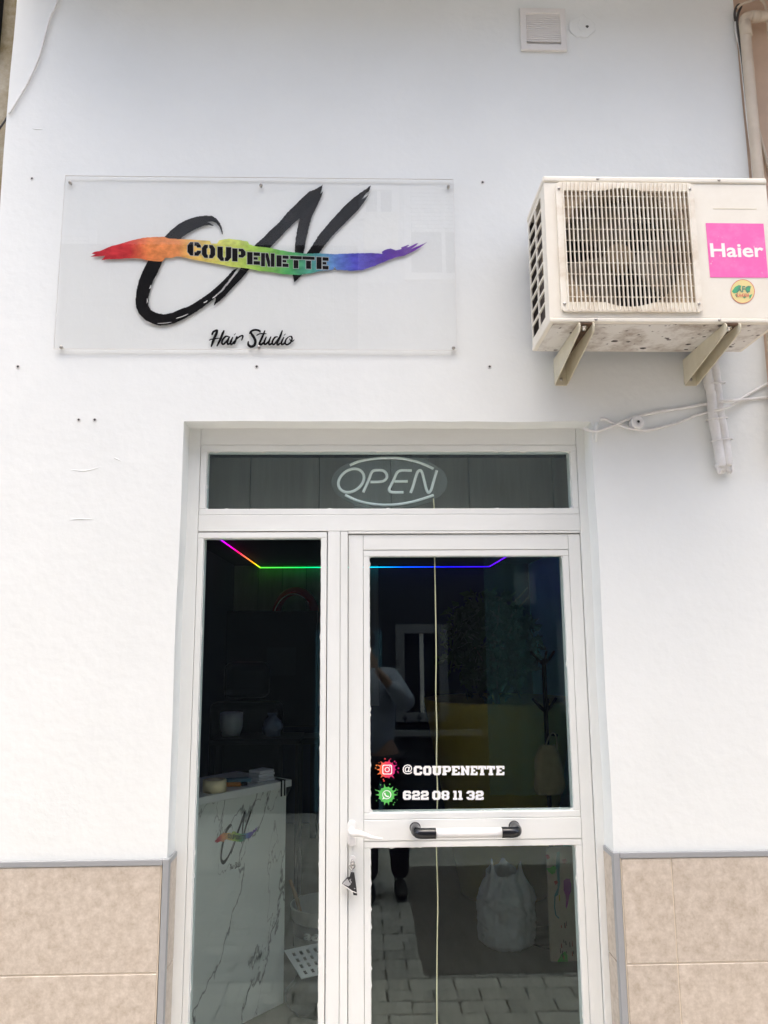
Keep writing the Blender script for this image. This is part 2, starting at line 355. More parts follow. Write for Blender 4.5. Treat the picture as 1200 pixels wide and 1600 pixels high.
def ribbon(mb, pts, wd, fn, per=5, taper=(0.35, 0.35)):
    """a brush stroke through 2D points, width wd, mapped by fn"""
    c = crv([(*p, 0) for p in pts], per); n = len(c); vs = []; fs = []
    for i, p in enumerate(c):
        t = (c[min(i+1, n-1)]-c[max(i-1, 0)]).normalized(); u = i/max(1, n-1)
        k = min(1, taper[0]+u*5*(1-taper[0])) * min(1, taper[1]+(1-u)*5*(1-taper[1])); nr = Vector((-t.y, t.x, 0))*wd*0.5*k
        vs += [fn(p.x+nr.x, p.y+nr.y), fn(p.x-nr.x, p.y-nr.y)]
    for i in range(n-1): fs.append((2*i, 2*i+1, 2*i+3, 2*i+2))
    mb.add(vs, fs)
_txt = {}
def text_geo(s, bold=0.0, shear=0.0):
    key = (s, bold, shear)
    if key in _txt: return _txt[key]
    cu = bpy.data.curves.new('lettering', 'FONT'); cu.body = s; cu.offset = bold; cu.shear = shear; cu.resolution_u = 3
    ob = bpy.data.objects.new('lettering', cu); COL.objects.link(ob)
    dg = bpy.context.evaluated_depsgraph_get(); me = bpy.data.meshes.new_from_object(ob.evaluated_get(dg))
    v = [(q.co.x, q.co.y) for q in me.vertices]; f = [tuple(p.vertices) for p in me.polygons]
    bpy.data.objects.remove(ob); bpy.data.curves.remove(cu); bpy.data.meshes.remove(me)
    x0 = min(a for a, b in v); x1 = max(a for a, b in v); y0 = min(b for a, b in v); y1 = max(b for a, b in v)
    _txt[key] = ([((a-x0)/(x1-x0), (b-y0)/(y1-y0)) for a, b in v], f); return _txt[key]
def put_text(mb, s, fn, bold=0.0, shear=0.0):   # fn maps the unit square (x right, y up) to 3D
    v, f = text_geo(s, bold, shear); mb.add([fn(a, b) for a, b in v], f)

# block letters on a 10 x 10 grid, y up: outer loop then holes
OCT = [(2,0),(8,0),(10,2),(10,8),(8,10),(2,10),(0,8),(0,2)]
SLAB = {
 'C': [[(2,0),(8,0),(10,2),(10,3.8),(6.8,3.8),(6.8,2.5),(3.4,2.5),(3.4,7.5),(6.8,7.5),(6.8,6.2),(10,6.2),(10,8),(8,10),(2,10),(0,8),(0,2)]],
 'O': [OCT, [(3.5,2.5),(6.5,2.5),(6.5,7.5),(3.5,7.5)]],
 'U': [[(0,10),(4.6,10),(4.6,7.8),(4,7.8),(4,2.5),(6.2,2.5),(6.2,7.8),(5.5,7.8),(5.5,10),(10,10),(10,7.8),(9.4,7.8),(9.4,2),(7.5,0),(2.5,0),(.6,2),(.6,7.8),(0,7.8)]],
 'P': [[(0,0),(5,0),(5,2.2),(4.2,2.2),(4.2,3.4),(8,3.4),(10,5.2),(10,8.2),(8,10),(0,10),(0,7.8),(.8,7.8),(.8,2.2),(0,2.2)], [(4.2,5.6),(6.6,5.6),(6.6,7.8),(4.2,7.8)]],
 'E': [[(0,0),(10,0),(10,3.6),(7.6,3.6),(7.6,2.2),(4.2,2.2),(4.2,4),(6.6,4),(6.6,6),(4.2,6),(4.2,7.8),(7.6,7.8),(7.6,6.4),(10,6.4),(10,10),(0,10),(0,7.8),(.8,7.8),(.8,2.2),(0,2.2)]],
 'N': [[(0,0),(4.4,0),(4.4,2.2),(3.8,2.2),(3.8,5.4),(7,0),(9.4,0),(9.4,7.8),(10,7.8),(10,10),(5.6,10),(5.6,7.8),(6.3,7.8),(6.3,4.8),(3,10),(0,10),(0,7.8),(.8,7.8),(.8,2.2),(0,2.2)]],
 'T': [[(2.2,0),(7.8,0),(7.8,2.2),(6.8,2.2),(6.8,7.6),(7.8,7.6),(7.8,6.2),(10,6.2),(10,10),(0,10),(0,6.2),(2.2,6.2),(2.2,7.6),(3.2,7.6),(3.2,2.2),(2.2,2.2)]],
 '6': [[(2,0),(8,0),(10,2),(10,4.4),(8.4,6.2),(3.6,6.2),(3.6,7.6),(6.4,7.6),(6.4,6.9),(9.8,6.9),(9.8,8.2),(8,10),(2,10),(0,8),(0,2)], [(3.6,2.2),(6.4,2.2),(6.4,4.2),(3.6,4.2)]],
 '2': [[(0,0),(10,0),(10,3.2),(7.4,3.2),(7.4,2.4),(3.6,2.4),(3.6,3.8),(8.2,3.8),(10,5.6),(10,8.2),(8.2,10),(2,10),(0,8.2),(0,6.6),(3.4,6.6),(3.4,7.6),(6.4,7.6),(6.4,6.1),(1.8,6.1),(0,4.4)]],
 '8': [[(2,0),(8,0),(10,1.8),(10,4),(9.2,5.1),(10,6.1),(10,8.2),(8,10),(2,10),(0,8.2),(0,6.1),(.8,5.1),(0,4),(0,1.8)], [(3.6,2),(6.4,2),(6.4,4),(3.6,4)], [(3.6,6),(6.4,6),(6.4,8),(3.6,8)]],
 '1': [[(0,0),(10,0),(10,2.2),(7.8,2.2),(7.8,10),(0,10),(0,7.8),(2.2,7.8),(2.2,2.2),(0,2.2)]],
 '3': [[(2,0),(8,0),(10,1.8),(10,4),(9.2,5.1),(10,6.1),(10,8.2),(8,10),(2,10),(0,8.2),(0,6.8),(3.4,6.8),(3.4,7.8),(6.4,7.8),(6.4,6),(3.4,6),(3.4,4),(6.4,4),(6.4,2.2),(3.4,2.2),(3.4,3.2),(0,3.2),(0,1.8)]]}
SLAB['0'] = SLAB['O']
STEN = {
 'C': [[(4.3,0),(2.2,0),(0,2.6),(0,7.4),(2.2,10),(4.3,10)], [(5.2,10),(8,10),(10,7.6),(10,6.2),(7.2,6.2),(6.6,7.4),(5.2,7.4)], [(5.2,0),(8,0),(10,2.4),(10,3.8),(7.2,3.8),(6.6,2.6),(5.2,2.6)]],
 'O': [[(4.5,0),(2,0),(0,2.6),(0,7.4),(2,10),(4.5,10),(4.5,8),(3.6,7),(3.6,3),(4.5,2)], [(5.5,0),(8,0),(10,2.6),(10,7.4),(8,10),(5.5,10),(5.5,8),(6.4,7),(6.4,3),(5.5,2)]],
 'U': [[(0,10),(3.8,10),(3.8,3),(4.6,2),(4.6,0),(2.4,0),(0,2.6)], [(6.2,10),(10,10),(10,2.6),(7.6,0),(5.4,0),(5.4,2),(6.2,3)]],
 'P': [[(0,0),(3.9,0),(3.9,10),(0,10)], [(4.8,10),(8,10),(10,7.8),(10,5.2),(8,3.2),(4.8,3.2),(4.8,5.4),(6.4,5.4),(6.4,7.8),(4.8,7.8)]],
 'E': [[(0,0),(4.2,0),(4.2,10),(0,10)], [(5,7.2),(10,7.2),(10,10),(5,10)], [(5,4),(8.2,4),(8.2,6.1),(5,6.1)], [(5,0),(10,0),(10,2.9),(5,2.9)]],
 'N': [[(0,0),(2.9,0),(2.9,10),(0,10)], [(3.4,10),(5.2,10),(6.7,4),(6.7,0),(5.2,0),(3.4,7)], [(7.2,0),(10,0),(10,10),(7.2,10)]],
 'T': [[(0,7.5),(10,7.5),(10,10),(0,10)], [(3,0),(7,0),(7,6.6),(3,6.6)]]}

# ------------------------------------------------------------------ the logo (traced brush strokes, in photo pixels)
def zs(ox, oy, s, pts): return [(ox+x/s, oy+y/s) for x, y in pts]
LOGO_BLACK = [
 # hook of the C down to the bottom loop and the upper strand
 zs(200,320,7.5,[(430,375),(500,300),(600,220),(700,170),(800,140),(900,125),(985,130),(1035,160),(1080,215),(1100,270),(1110,320),(1105,350),(1090,310),(1070,255),(1030,210),(985,195),(925,200),(960,215),(1000,240),(1012,252),(960,240),(900,240),(850,262),(780,290),(700,335),(640,375),(560,460),(480,560),(410,650),(380,720),(330,830),(290,900),(265,990),(240,1080),(238,1180),(265,1230),(330,1265),(420,1285),(520,1265),(620,1220),(700,1195),(780,1150),(870,1090),(960,1030),(1050,950),(1140,865),(1235,760),(1290,740),(1210,850),(1120,960),(1060,1040),(1000,1110),(930,1160),(850,1220),(740,1290),(640,1345),(540,1390),(450,1410),(360,1415),(280,1390),(200,1350),(130,1280),(95,1200),(88,1120),(100,1000),(130,880),(180,760),(235,655),(330,500)]),
 zs(300,280,4,[(350,570),(320,610),(270,660),(220,715),(180,755),(135,790),(150,745),(140,740),(190,700),(230,650),(270,600),(300,562)]),
 zs(300,280,4,[(300,562),(350,500),(395,410),(450,360),(500,310),(545,270),(590,215),(640,165),(690,115),(735,75),(762,68),(818,33),(803,92),(820,75),(800,130),(780,170),(750,230),(730,300),(715,370),(690,500),(640,500),(645,400),(655,330),(672,245),(630,280),(590,320),(550,365),(510,405),(490,428),(350,572)]),
 zs(300,280,4,[(710,475),(760,400),(800,340),(850,280),(900,225),(950,170),(1010,115),(1060,80),(1118,38),(1108,75),(1088,87),(1062,125),(1105,95),(1085,130),(1040,190),(990,240),(930,300),(880,350),(840,400),(800,455),(785,480)]),
 zs(300,280,4,[(625,570),(700,570),(680,605),(640,645),(632,610)])]
LOGO_RAINBOW = (zs(130,360,6,[(78,218),(110,200),(150,195),(200,175),(260,148),(350,125),(450,95),(550,72),(650,62),(760,60),(800,75),(900,82)])
 + zs(280,365,4.8,[(40,42),(100,45),(160,50),(230,55),(240,75),(285,75),(300,50),(370,38),(450,48),(515,60),(525,80),(570,95),(620,100),(700,110),(760,125),(850,140),(950,150),(1040,148)])
 + zs(500,365,6.67,[(0,205),(150,215),(250,210),(380,205),(500,203),(600,205),(650,213),(645,190),(680,168),(735,155),(790,175),(850,160),(845,145),(920,115),(928,125),(900,142),(925,140),(1000,103),(1022,100),(1010,115),(950,160),(1035,125),(1118,88),(1060,130),(1000,170),(880,230),(780,250),(680,290),(560,340),(440,380),(330,388),(230,380),(175,380),(150,345),(140,375),(110,380),(0,390)])
 + zs(280,365,4.8,[(980,300),(900,310),(850,308),(780,305),(700,290),(600,280),(540,265),(460,255),(400,250),(300,230),(200,212),(100,195),(45,180),(0,172)])
 + zs(130,360,6,[(880,245),(820,258),(770,255),(745,290),(690,290),(610,282),(540,265),(480,262),(400,262),(330,268),(230,270),(165,280),(195,255),(205,238),(150,242),(65,248),(115,225)]))
LOGO_WORD = [('C',62,163,65,165),('O',170,270,85,183),('U',287,390,100,205),('P',398,498,113,209),('E',510,606,140,232),('N',614,715,147,247),('E',730,820,164,249),('T',832,920,168,260),('T',924,1016,172,264),('E',1030,1120,177,267)]
HAIR_STROKES = [  # (points, width) in a 1200 x 400 window at (320, 505), scale 8
 ([(88,150),(108,108),(160,82)],22),([(160,82),(140,140),(115,195),(78,298)],27),([(52,215),(80,202),(130,195),(195,184)],12),([(242,88),(215,150),(195,200),(150,290)],25),
 ([(300,168),(262,165),(222,210),(215,250),(235,262),(275,222),(305,170)],20),([(312,165),(285,230),(288,262),(318,250),(340,215)],20),([(352,172),(322,235),(328,265),(352,250),(385,205)],20),([(372,136),(378,142)],26),
 ([(405,162),(385,215),(362,265)],22),([(385,215),(420,178),(455,158),(476,158),(470,188),(458,215)],17),
 ([(560,135),(575,105),(615,86),(655,86),(686,98),(690,118)],22),([(575,100),(585,135),(612,175),(632,225),(618,275),(578,292),(543,268),(545,225)],28),
 ([(645,155),(690,132),(772,132)],13),([(752,90),(722,165),(690,235),(685,265),(712,262),(738,235)],23),([(770,168),(745,230),(745,262),(772,255),(800,220)],20),([(828,165),(802,230),(805,265),(830,258),(850,232)],20),
 ([(915,172),(880,175),(848,220),(845,255),(865,265),(900,225),(922,180)],19),([(970,88),(940,170),(905,245),(915,268),(945,248)],23),([(990,172),(960,235),(962,265),(990,255),(1012,225)],20),([(996,140),(1002,146)],26),
 ([(1050,168),(1015,205),(1005,250),(1030,268),(1072,240),(1090,195),(1080,165),(1050,168)],18),([(1058,190),(1075,222),(1095,228),(1120,203)],11)]
def build_logo(fn, parent, detail=True):
    """fn(x, y, layer) maps a photo pixel of the sign to 3D"""
    mb = MB()
    for i, p in enumerate(LOGO_BLACK):
        mb.flat([rough(p, 1.5, 0.55 if detail else 0, i*3.1)], lambda x, y, k=i: fn(x, y, 0.2*k))
    mb.build('brush_initials', 'ink_black', parent)
    if detail:                            # dry-brush slits in the strokes
        sl = MB()
        for a, b, wd in (((226,502),(238,505.5),0.8),((246,505.3),(268,503.3),0.7),((275,497.5),(294,490.5),1.1),((318,473),(324,469.5),1.6),((332,466),(340,459),1.7),((340,459),(352,447),1.2),((236,445),(233.5,451),1.6),((243,432),(242,436),1.4),((230,466),(229.5,474),1.0),((568,309),(574,303.5),1.4),((352,447),(368,426),1.0)):
            ribbon(sl, [a, ((a[0]+b[0])/2+0.4, (a[1]+b[1])/2+0.5), b], wd, lambda x, y: fn(x, y, 1.2), 3)
        tag(sl.build('dry_brush_slits', 'print_white', parent), kind='stuff')
    mb = MB(); mb.flat([rough(LOGO_RAINBOW, 2.5, 0.35 if detail else 0, 9.0)], lambda x, y: fn(x, y, 1.6)); mb.build('rainbow_stroke', 'rainbow', parent)
    o = MB(); l = MB()
    for ch, x0, x1, y0, y1 in LOGO_WORD:
        ax, bx, ay, by = 280+x0/4.8, 280+x1/4.8, 365+y0/4.8, 365+y1/4.8
        sk = 0.9
        for g in STEN[ch]:
            q = [(ax+(bx-ax)*u/10, by-(by-ay)*v/10 + sk*(u/10-0.5)) for u, v in g]
            if detail: o.flat([offset_poly(q, 0.75)], lambda x, y: fn(x, y, 2.2))
            l.flat([q], lambda x, y: fn(x, y, 2.8))
    if detail: o.build('lettering_outline', 'ink_grey', parent)
    l.build('lettering', 'ink_black', parent)
    h = MB()
    for i, (pts, wd) in enumerate(HAIR_STROKES): ribbon(h, [(320+x/8, 505+y/8) for x, y in pts], wd/6.6, lambda x, y, k=i: fn(x, y, 0.05*k), 6, (0.5, 0.45))
    h.build('script_lettering', 'ink_black', parent)

# ------------------------------------------------------------------ the street: ground, pavers
W_OPP = 5.2
g = MB(); g.add([(-60,-60,-0.02),(60,-60,-0.02),(60,60,-0.02),(-60,60,-0.02)], [(0,1,2,3)])
ground = tag(g.build('pavement', 'joint'), kind='structure')
pm = MB().box(-0.107,0.107,-0.056,0.056,-0.018,0).mesh('paver', 'paver', 0.004, segs=1)
pm2 = pm.copy(); pm2.materials.clear(); pm2.materials.append(MATS['paver_dimmed'])   # same pavers, colour darkened mid-lane to dim their reflection in the glass
PX, PY = 0.222, 0.120
near = []; far = []
for j in range(1, 44):
    y = -0.04 - PY*j
    for i in range(-26, 27):
        x = i*PX + (PX/2 if j % 2 else 0)
        if -1.05 < x < 1.35 and -3.3 < y: near.append((x, y))
        else: far.append((x, y))
near.sort(key=lambda p: (p[0]-0.25)**2 + (p[1]+1.6)**2); far += near[296:]; near = near[:296]
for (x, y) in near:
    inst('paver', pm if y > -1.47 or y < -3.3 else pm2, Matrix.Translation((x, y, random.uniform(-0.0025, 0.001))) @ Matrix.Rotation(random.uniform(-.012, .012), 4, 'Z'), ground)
for mt_, sel in (('paver', lambda y: y > -1.47 or y < -3.3), ('paver_dimmed', lambda y: -3.3 <= y <= -1.47)):
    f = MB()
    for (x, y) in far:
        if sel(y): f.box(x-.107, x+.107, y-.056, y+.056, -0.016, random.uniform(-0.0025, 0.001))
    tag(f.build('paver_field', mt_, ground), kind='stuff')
def rect_from(a, b): return min(a, b), max(a, b)
# flat dark rectangle laid over part of the lane
v = MB(); v.box(0.30, 1.9, -3.3, -1.46, 0.001, 0.005); tag(v.build('dark_patch', 'patch_dark'), kind='structure')

# ------------------------------------------------------------------ the shop front
XL, XR, ZT = -0.597, 0.777, 2.386
EL, ER = -1.262, 1.398
shop = empty('shop_facade', (0.07, 0, 0), 'white plastered shop front wall with a beige tiled base', 'building')
def jit(a, b, n, amp, seed):
    out = []
    for i in range(n):
        t = i/n; k = amp*noise.noise(Vector((seed, t*9, 0.3))) if i else 0
        d = Vector((b[0]-a[0], b[1]-a[1])).normalized(); out.append((a[0]+(b[0]-a[0])*t - d.y*k, a[1]+(b[1]-a[1])*t + d.x*k))
    return out
loop = [(EL,0)] + jit((EL,0.9),(EL,5.0),80,0.010,3.0) + [(EL,5.6),(ER,5.6)] + jit((ER,5.0),(ER,0.9),50,0.006,5.0) + [(ER,0),(XR,0)] \
     + jit((XR,0.01),(XR,ZT),24,0.004,7.0) + jit((XR,ZT),(XL,ZT),20,0.004,8.0) + jit((XL,ZT),(XL,0.01),24,0.004,9.0) + [(XL,0)]
m = MB().prism([loop], 0.0, 0.28); m.build('wall', 'wall_white', shop)
m = MB().box(EL+0.003, ER-0.003, -0.52, -0.001, 4.25, 4.41); m.build('balcony_slab', 'wall_white', shop)
# tiled base: tiles are their own pieces, with light grout between
TT = 0.990
JZ = [TT, 0.690, 0.388, 0.086]
def tile(x0, x1, z0, z1, y0=-0.013, y1=-0.004): MB().box(x0, x1, y0, y1, z0, z1).build('wall_tile', 'tile_beige', shop, 0.0015, 1)
for a_, b_ in ((EL+.002, XL-0.0135), (XR+0.0135, ER-.002)): MB().box(a_, b_, -0.0105, 0.0, 0, TT+.0005).build('grout_bed', 'grout', shop)
LX = [XL-0.0150, -1.215, EL+.003]; RX = [XR+0.0150, 0.948, ER-.003]
rows = [(0.002, 0.084), (0.088, 0.386), (0.390, 0.688), (0.692, TT)]
for z0, z1 in rows:
    for a, b in zip(LX[:-1], LX[1:]): tile(b+.002, a-.002, z0, z1)
    for a, b in zip(RX[:-1], RX[1:]): tile(a+.0015, b-.0015, z0, z1)
    MB().box(XL+.0005, XL+.008, 0.010, 0.088, z0, z1).build('wall_tile', 'tile_beige', shop, 0.001, 1)
    MB().box(XR-.008, XR-.0005, 0.010, 0.088, z0, z1).build('wall_tile', 'tile_beige', shop, 0.001, 1)
for s, x in ((-1, XL), (1, XR)):
    a, b = (x-0.0105, x+0.0085) if s < 0 else (x-0.0085, x+0.0115)
    t = MB(); t.prism([[(a,0),(b,0),(b,TT+.018),(a,TT+.018)]], -0.0155, 0.008); t.build('edge_trim', 'trim_grey', shop, 0.002)
    t = MB(); t.box(*( (EL+.002, a-.0005) if s < 0 else (b+.0005, ER-.002) ), -0.0150, -0.0005, TT+.001, TT+.018); t.build('edge_trim', 'trim_grey', shop, 0.002)
    t = MB(); t.box(*( (x+.0005, x+.0082) if s < 0 else (x-.0082, x-.0005) ), 0.0085, 0.088, TT+.001, TT+.016); t.build('edge_trim', 'trim_grey', shop, 0.001)
# wall plugs left in drilled holes
for (px, py) in ((50,279),(28,573),(123,656),(148,656),(401,573),(765,573),(754,285)):
    c = P(px, py, 0); r = 0.0042 + random.uniform(0, .001)
    q = MB(); q.lathe([(r*1.55, 0), (r*1.5, -0.0016), (r, -0.0018), (r*0.8, 0.0)], (c.x, -0.0002, c.z), 14, 'Y'); o = q.build('wall_plug', 'plug_ring', shop)
    q = MB(); q.disc((c.x, -0.0009, c.z), r, 12); q.build('bore', 'plug', o)
# blistered plaster ridges
for pts in ([(105,733),(125,735.5),(140,734.5),(159,729)], [(108,812.5),(125,811),(150,812)], [(50,201),(58,202),(68,202)], [(178,716),(181,716.5),(191,721)]):
    q = MB(); c = crv([P(x, y, 0.0004) for x, y in pts], 6); n = len(c); q.tube(c, [0.0003+0.0020*sin(pi*i/(n-1)) for i in range(n)], 8); q.build('plaster_ridge', 'wall_white', shop)
# roughly filled hole by the vent
c = P(917, 43); q = MB(); k = 22
ring = [(c.x-0.02+0.05*cos(2*pi*i/k)*(1+.35*noise.noise(Vector((i*.9, 1, 0)))), c.z+0.045*sin(2*pi*i/k)*(1+.4*noise.noise(Vector((i*.9, 5, 0))))) for i in range(k)]
q.prism([ring], -0.0035, 0.0); o = q.build('plaster_patch', 'wall_white', shop, 0.0025)
q = MB(); q.flat([[(c.x+.006*cos(a)*(1+.3*sin(3*a)), c.z+.006*sin(a)) for a in [2*pi*i/9 for i in range(9)]]], lambda x, z: (x, -0.0045, z)); q.build('bore', 'plug', o)
q = MB(); q.tube(crv([(c.x-.028,-.004,c.z+.028),(c.x-.034,-.004,c.z+.008),(c.x-.025,-.004,c.z-.016),(c.x-.010,-.004,c.z-.018)], 5), 0.0012, 6); q.build('plaster_ridge', 'wall_white', shop)

# neighbours
nb = empty('neighbour_house', (-3.5, 0.03, 0), 'weathered olive-brown house wall at the left edge of the white shop', 'building')
MB().box(-7, EL-0.003, 0.035, 0.32, 0, 5.6).build('wall', 'wall_olive', nb)
q = MB().box(-7, EL-0.062, 0.0, 0.033, 3.78, 4.6); q.build('shutter_box', 'in_black', nb)
nb = empty('neighbour_house', (3.5, 0.03, 0), 'peach plastered house wall at the right edge of the white shop', 'building')
MB().box(ER+0.006, 7, 0.02, 0.32, 0, 5.6).build('wall', 'wall_peach', nb)
MB().box(ER+0.006, 7, -0.50, 0.019, 4.10, 4.25).build('balcony_slab', 'wall_peach', nb)

# ------------------------------------------------------------------ shop window frame and door
FY, GY = 0.090, 0.106
fr = empty('shop_window_frame', (0.09, FY, 0), 'white painted timber frame with a side pane and a transom over the door', 'window frame')
def bar(x0, x1, z0, z1, y0=FY, y1=0.15, par=None, name='frame_member', bev=0.0016):
    vert = (z1-z0) > (x1-x0)
    return MB().box(x0, x1, y0, y1, z0, z1).build(name, 'frame_white' if vert else 'frame_white_h', par or fr, bev)
IX, IXR, IZ = XL-0.006, XR+0.006, ZT+0.006
bar(IX, -0.558, 0, IZ); bar(0.7475, IXR, 0, IZ)
bar(-0.557, 0.7465, 2.3285, IZ)                       # head
bar(-0.557, 0.7465, 2.0265, 2.0825)                   # transom rail
bar(-0.1185, -0.0765, 0, 2.0255)                      # mullion
bar(-0.0755, -0.0505, 0, 2.0255, FY+0.0015)           # door stop
bar(-0.0495, 0.7465, 2.0175, 2.0258, FY+0.0015)
def beads(x0, x1, z0, z1, wd, par, y=FY+0.002, g=0.0005):
    """glazing beads round the opening x0..x1, z0..z1"""
    b = MB().box(x0-wd+g, x1+wd-g, y, 0.148, z1, z1+wd-g); b.build('glazing_bead', 'frame_white_h', par, 0.0016)
    b = MB().box(x0-wd+g, x1+wd-g, y, 0.148, z0-wd+g, z0); b.build('glazing_bead', 'frame_white_h', par, 0.0016)
    b = MB().box(x0-wd+g, x0, y, 0.148, z0+.0006, z1-.0006); b.build('glazing_bead', 'frame_white', par, 0.0016)
    b = MB().box(x1, x1+wd-g, y, 0.148, z0+.0006, z1-.0006); b.build('glazing_bead', 'frame_white', par, 0.0016)
def putty(x0, x1, z0, z1, par, seed):
    rnd = random.Random(seed); inner = []
    def edge(a, b, nx, nz, n):
        for i in range(n):
            t = (i+rnd.uniform(0, .7))/n; k = 0.0012+0.0022*abs(noise.noise(Vector((seed*3.1, t*n*.35, nx*2+nz*5))))
            if rnd.random() < .05: k += rnd.uniform(.001, .0035)
            inner.append((a[0]+(b[0]-a[0])*t+nx*k, a[1]+(b[1]-a[1])*t+nz*k))
    e = .004; nx_, nz_ = int((x1-x0)/.010), int((z1-z0)/.010)
    edge((x0+e, z0), (x1-e, z0), 0, 1, nx_); edge((x1, z0+e), (x1, z1-e), -1, 0, nz_); edge((x1-e, z1), (x0+e, z1), 0, -1, nx_); edge((x0, z1-e), (x0, z0+e), 1, 0, nz_)
    MB().flat([[(x0-.002, z0-.002), (x1+.002, z0-.002), (x1+.002, z1+.002), (x0-.002, z1+.002)], list(reversed(inner))], lambda x, z: (x, GY-.0008, z)).build('putty_line', 'frame_white', par)
def pane(x0, x1, z0, z1, par):
    putty(x0, x1, z0, z1, par, x0*7+z0)
    return MB().box(x0-.004, x1+.004, GY, GY+.005, z0-.004, z1+.004).build('pane', 'window_glass', par)
def bead_open(x0, x1, z0, z1, wd, par): beads(x0, x1, z0, z1, wd, par); pane(x0, x1, z0, z1, par)
bead_open(-0.536, 0.7255, 2.104, 2.307, 0.021, fr)
bead_open(-0.538, -0.1405, 0.14, 2.004, 0.0195, fr)
bar(-0.557, -0.1195, 0.0, 0.119)
# the door leaf
DX0, DX1, DZ1, DY = -0.0485, 0.7455, 2.0145, FY+0.007
door = empty('glazed_door', (0.35, DY, 0), 'white half glazed shop door with black ended pull bar and contact lettering', 'door')
U = (0.022, 0.677, 1.110, 1.941); Lw = (0.022, 0.684, 0.16, 1.004)
for (x0, x1, z0, z1) in ((DX0, U[0]-.021, 0.03, DZ1), (Lw[1]+.021, DX1, 0.03, DZ1)): bar(x0, x1, z0, z1, DY, 0.15, door, 'stile')
for (x0, x1, z0, z1) in ((U[0]-.020, Lw[1]+.020, U[3]+.021, DZ1), (U[0]-.020, Lw[1]+.020, Lw[3]+.021, U[2]-.021), (U[0]-.020, Lw[1]+.020, 0.03, Lw[2]-.021)): bar(x0, x1, z0, z1, DY, 0.15, door, 'rail')
for (x0, x1, z0, z1) in (U, Lw): beads(x0, x1 if x1 > .68 else Lw[1], z0, z1, 0.0205, door, DY+.002); pane(x0, Lw[1], z0, z1, door)
# pull bar
q0 = P(645, 1297, DY); q1 = P(815, 1297, DY); zb = 1.062; yb = 0.030; xa = 0.132+0.03; xb = 0.458-0.002+0.03
xa, xb = P(655, 1307, yb).x, P(806, 1306, yb).x; xg0, xg1 = P(680, 1307, yb).x, P(785, 1307, yb).x
pull = MB().tube([(xg0, yb, zb), ((xg0+xg1)/2, yb, zb), (xg1, yb, zb)], 0.0150, 16).build('pull_bar', 'handle_white', door)
for s, x, xg in ((-1, xa, xg0), (1, xb, xg1)):
    q = MB(); q.tube(crv([(xg-s*.002, yb, zb), (xg+s*.012, yb, zb), (x-s*.012, yb, zb), (x+s*.002, yb+.008, zb), (x+s*.008, yb+.026, zb+.001), (x+s*.008, yb+.05, zb+.002), (x+s*.008, DY+.001, zb+.002)], 6), 0.0163, 16)
    q.lathe([(0.0, -.004), (.017, -.004), (.0182, 0), (.0182, .003)], (x+s*.008, DY, zb+.002), 18, 'Y'); q.build('bar_end', 'handle_black', pull)
# lever and lock
c = P(549.5, 1301, DY); pts = []
for i in range(24):
    a = 2*pi*i/24; pts.append((c.x+.0135*cos(a), c.z+(.0255 if sin(a) > 0 else -.0255)+.0135*sin(a)))
lev = MB().prism([pts], DY-0.009, DY-.0005).build('lever_plate', 'handle_white', door, 0.003)
l0 = P(550, 1303, 0.055); l1 = P(598, 1311, 0.050)
q = MB(); cc = crv([(c.x, DY-.008, l0.z+.004), (c.x, 0.066, l0.z+.003), (c.x+.004, 0.056, l0.z+.002), (c.x+.030, 0.052, l0.z), (l1.x-.03, 0.052, l1.z+.003), (l1.x, 0.055, l1.z)], 6); n = len(cc)
q.tube(cc, [0.0105 if i < n*0.5 else 0.0105-0.0085*((i-n*0.5)/(n*0.5)) for i in range(n)], 12); q.build('lever', 'handle_white', lev)
c2 = P(551, 1346, DY); pts = [(c2.x+.0095*cos(2*pi*i/20), c2.z+(.009 if sin(2*pi*i/20) > 0 else -.009)+.0095*sin(2*pi*i/20)) for i in range(20)]
lock = MB().prism([pts], DY-0.006, DY-.0005).build('lock_plate', 'handle_white', door, 0.002)
MB().lathe([(0, -.011), (.0065, -.011), (.0075, -.009), (.0075, 0)], (c2.x, DY-.003, c2.z-.003), 16, 'Y').build('lock_cylinder', 'steel', lock)
# vinyl contact lettering on the glass
GS = GY-0.0006
def splat(cx, cy, r, n, seed):
    rnd = random.Random(seed); pts = []
    for i in range(n*4):
        a = 2*pi*i/(n*4); k = 1.0 + 0.05*rnd.random()
        if i % 4 == 0: k = 1.0+rnd.choice((0.12, 0.2, 0.42, 0.5))
        pts.append((cx+r*k*cos(a), cy+r*k*sin(a)))
    drops = []
    for i in range(12):
        a = rnd.random()*2*pi; d = r*rnd.uniform(1.38, 1.62); s = r*rnd.uniform(.05, .10)
        drops.append([(cx+d*cos(a)+s*cos(b), cy+d*sin(a)+s*sin(b)) for b in [2*pi*j/8 for j in range(8)]])
    return pts, drops
def circ(cx, cy, r, n=24): return [(cx+r*cos(2*pi*i/n), cy+r*sin(2*pi*i/n)) for i in range(n)]
def rrect(cx, cy, h, r, n=6):
    o = []
    for sx, sy, a0 in ((1,1,0), (-1,1,pi/2), (-1,-1,pi), (1,-1,1.5*pi)):
        for i in range(n+1): a = a0+pi/2*i/n; o.append((cx+sx*(h-r)+r*cos(a), cy+sy*(h-r)+r*sin(a)))
    return o
gl = lambda y: (lambda a, b: P(a, b, y))
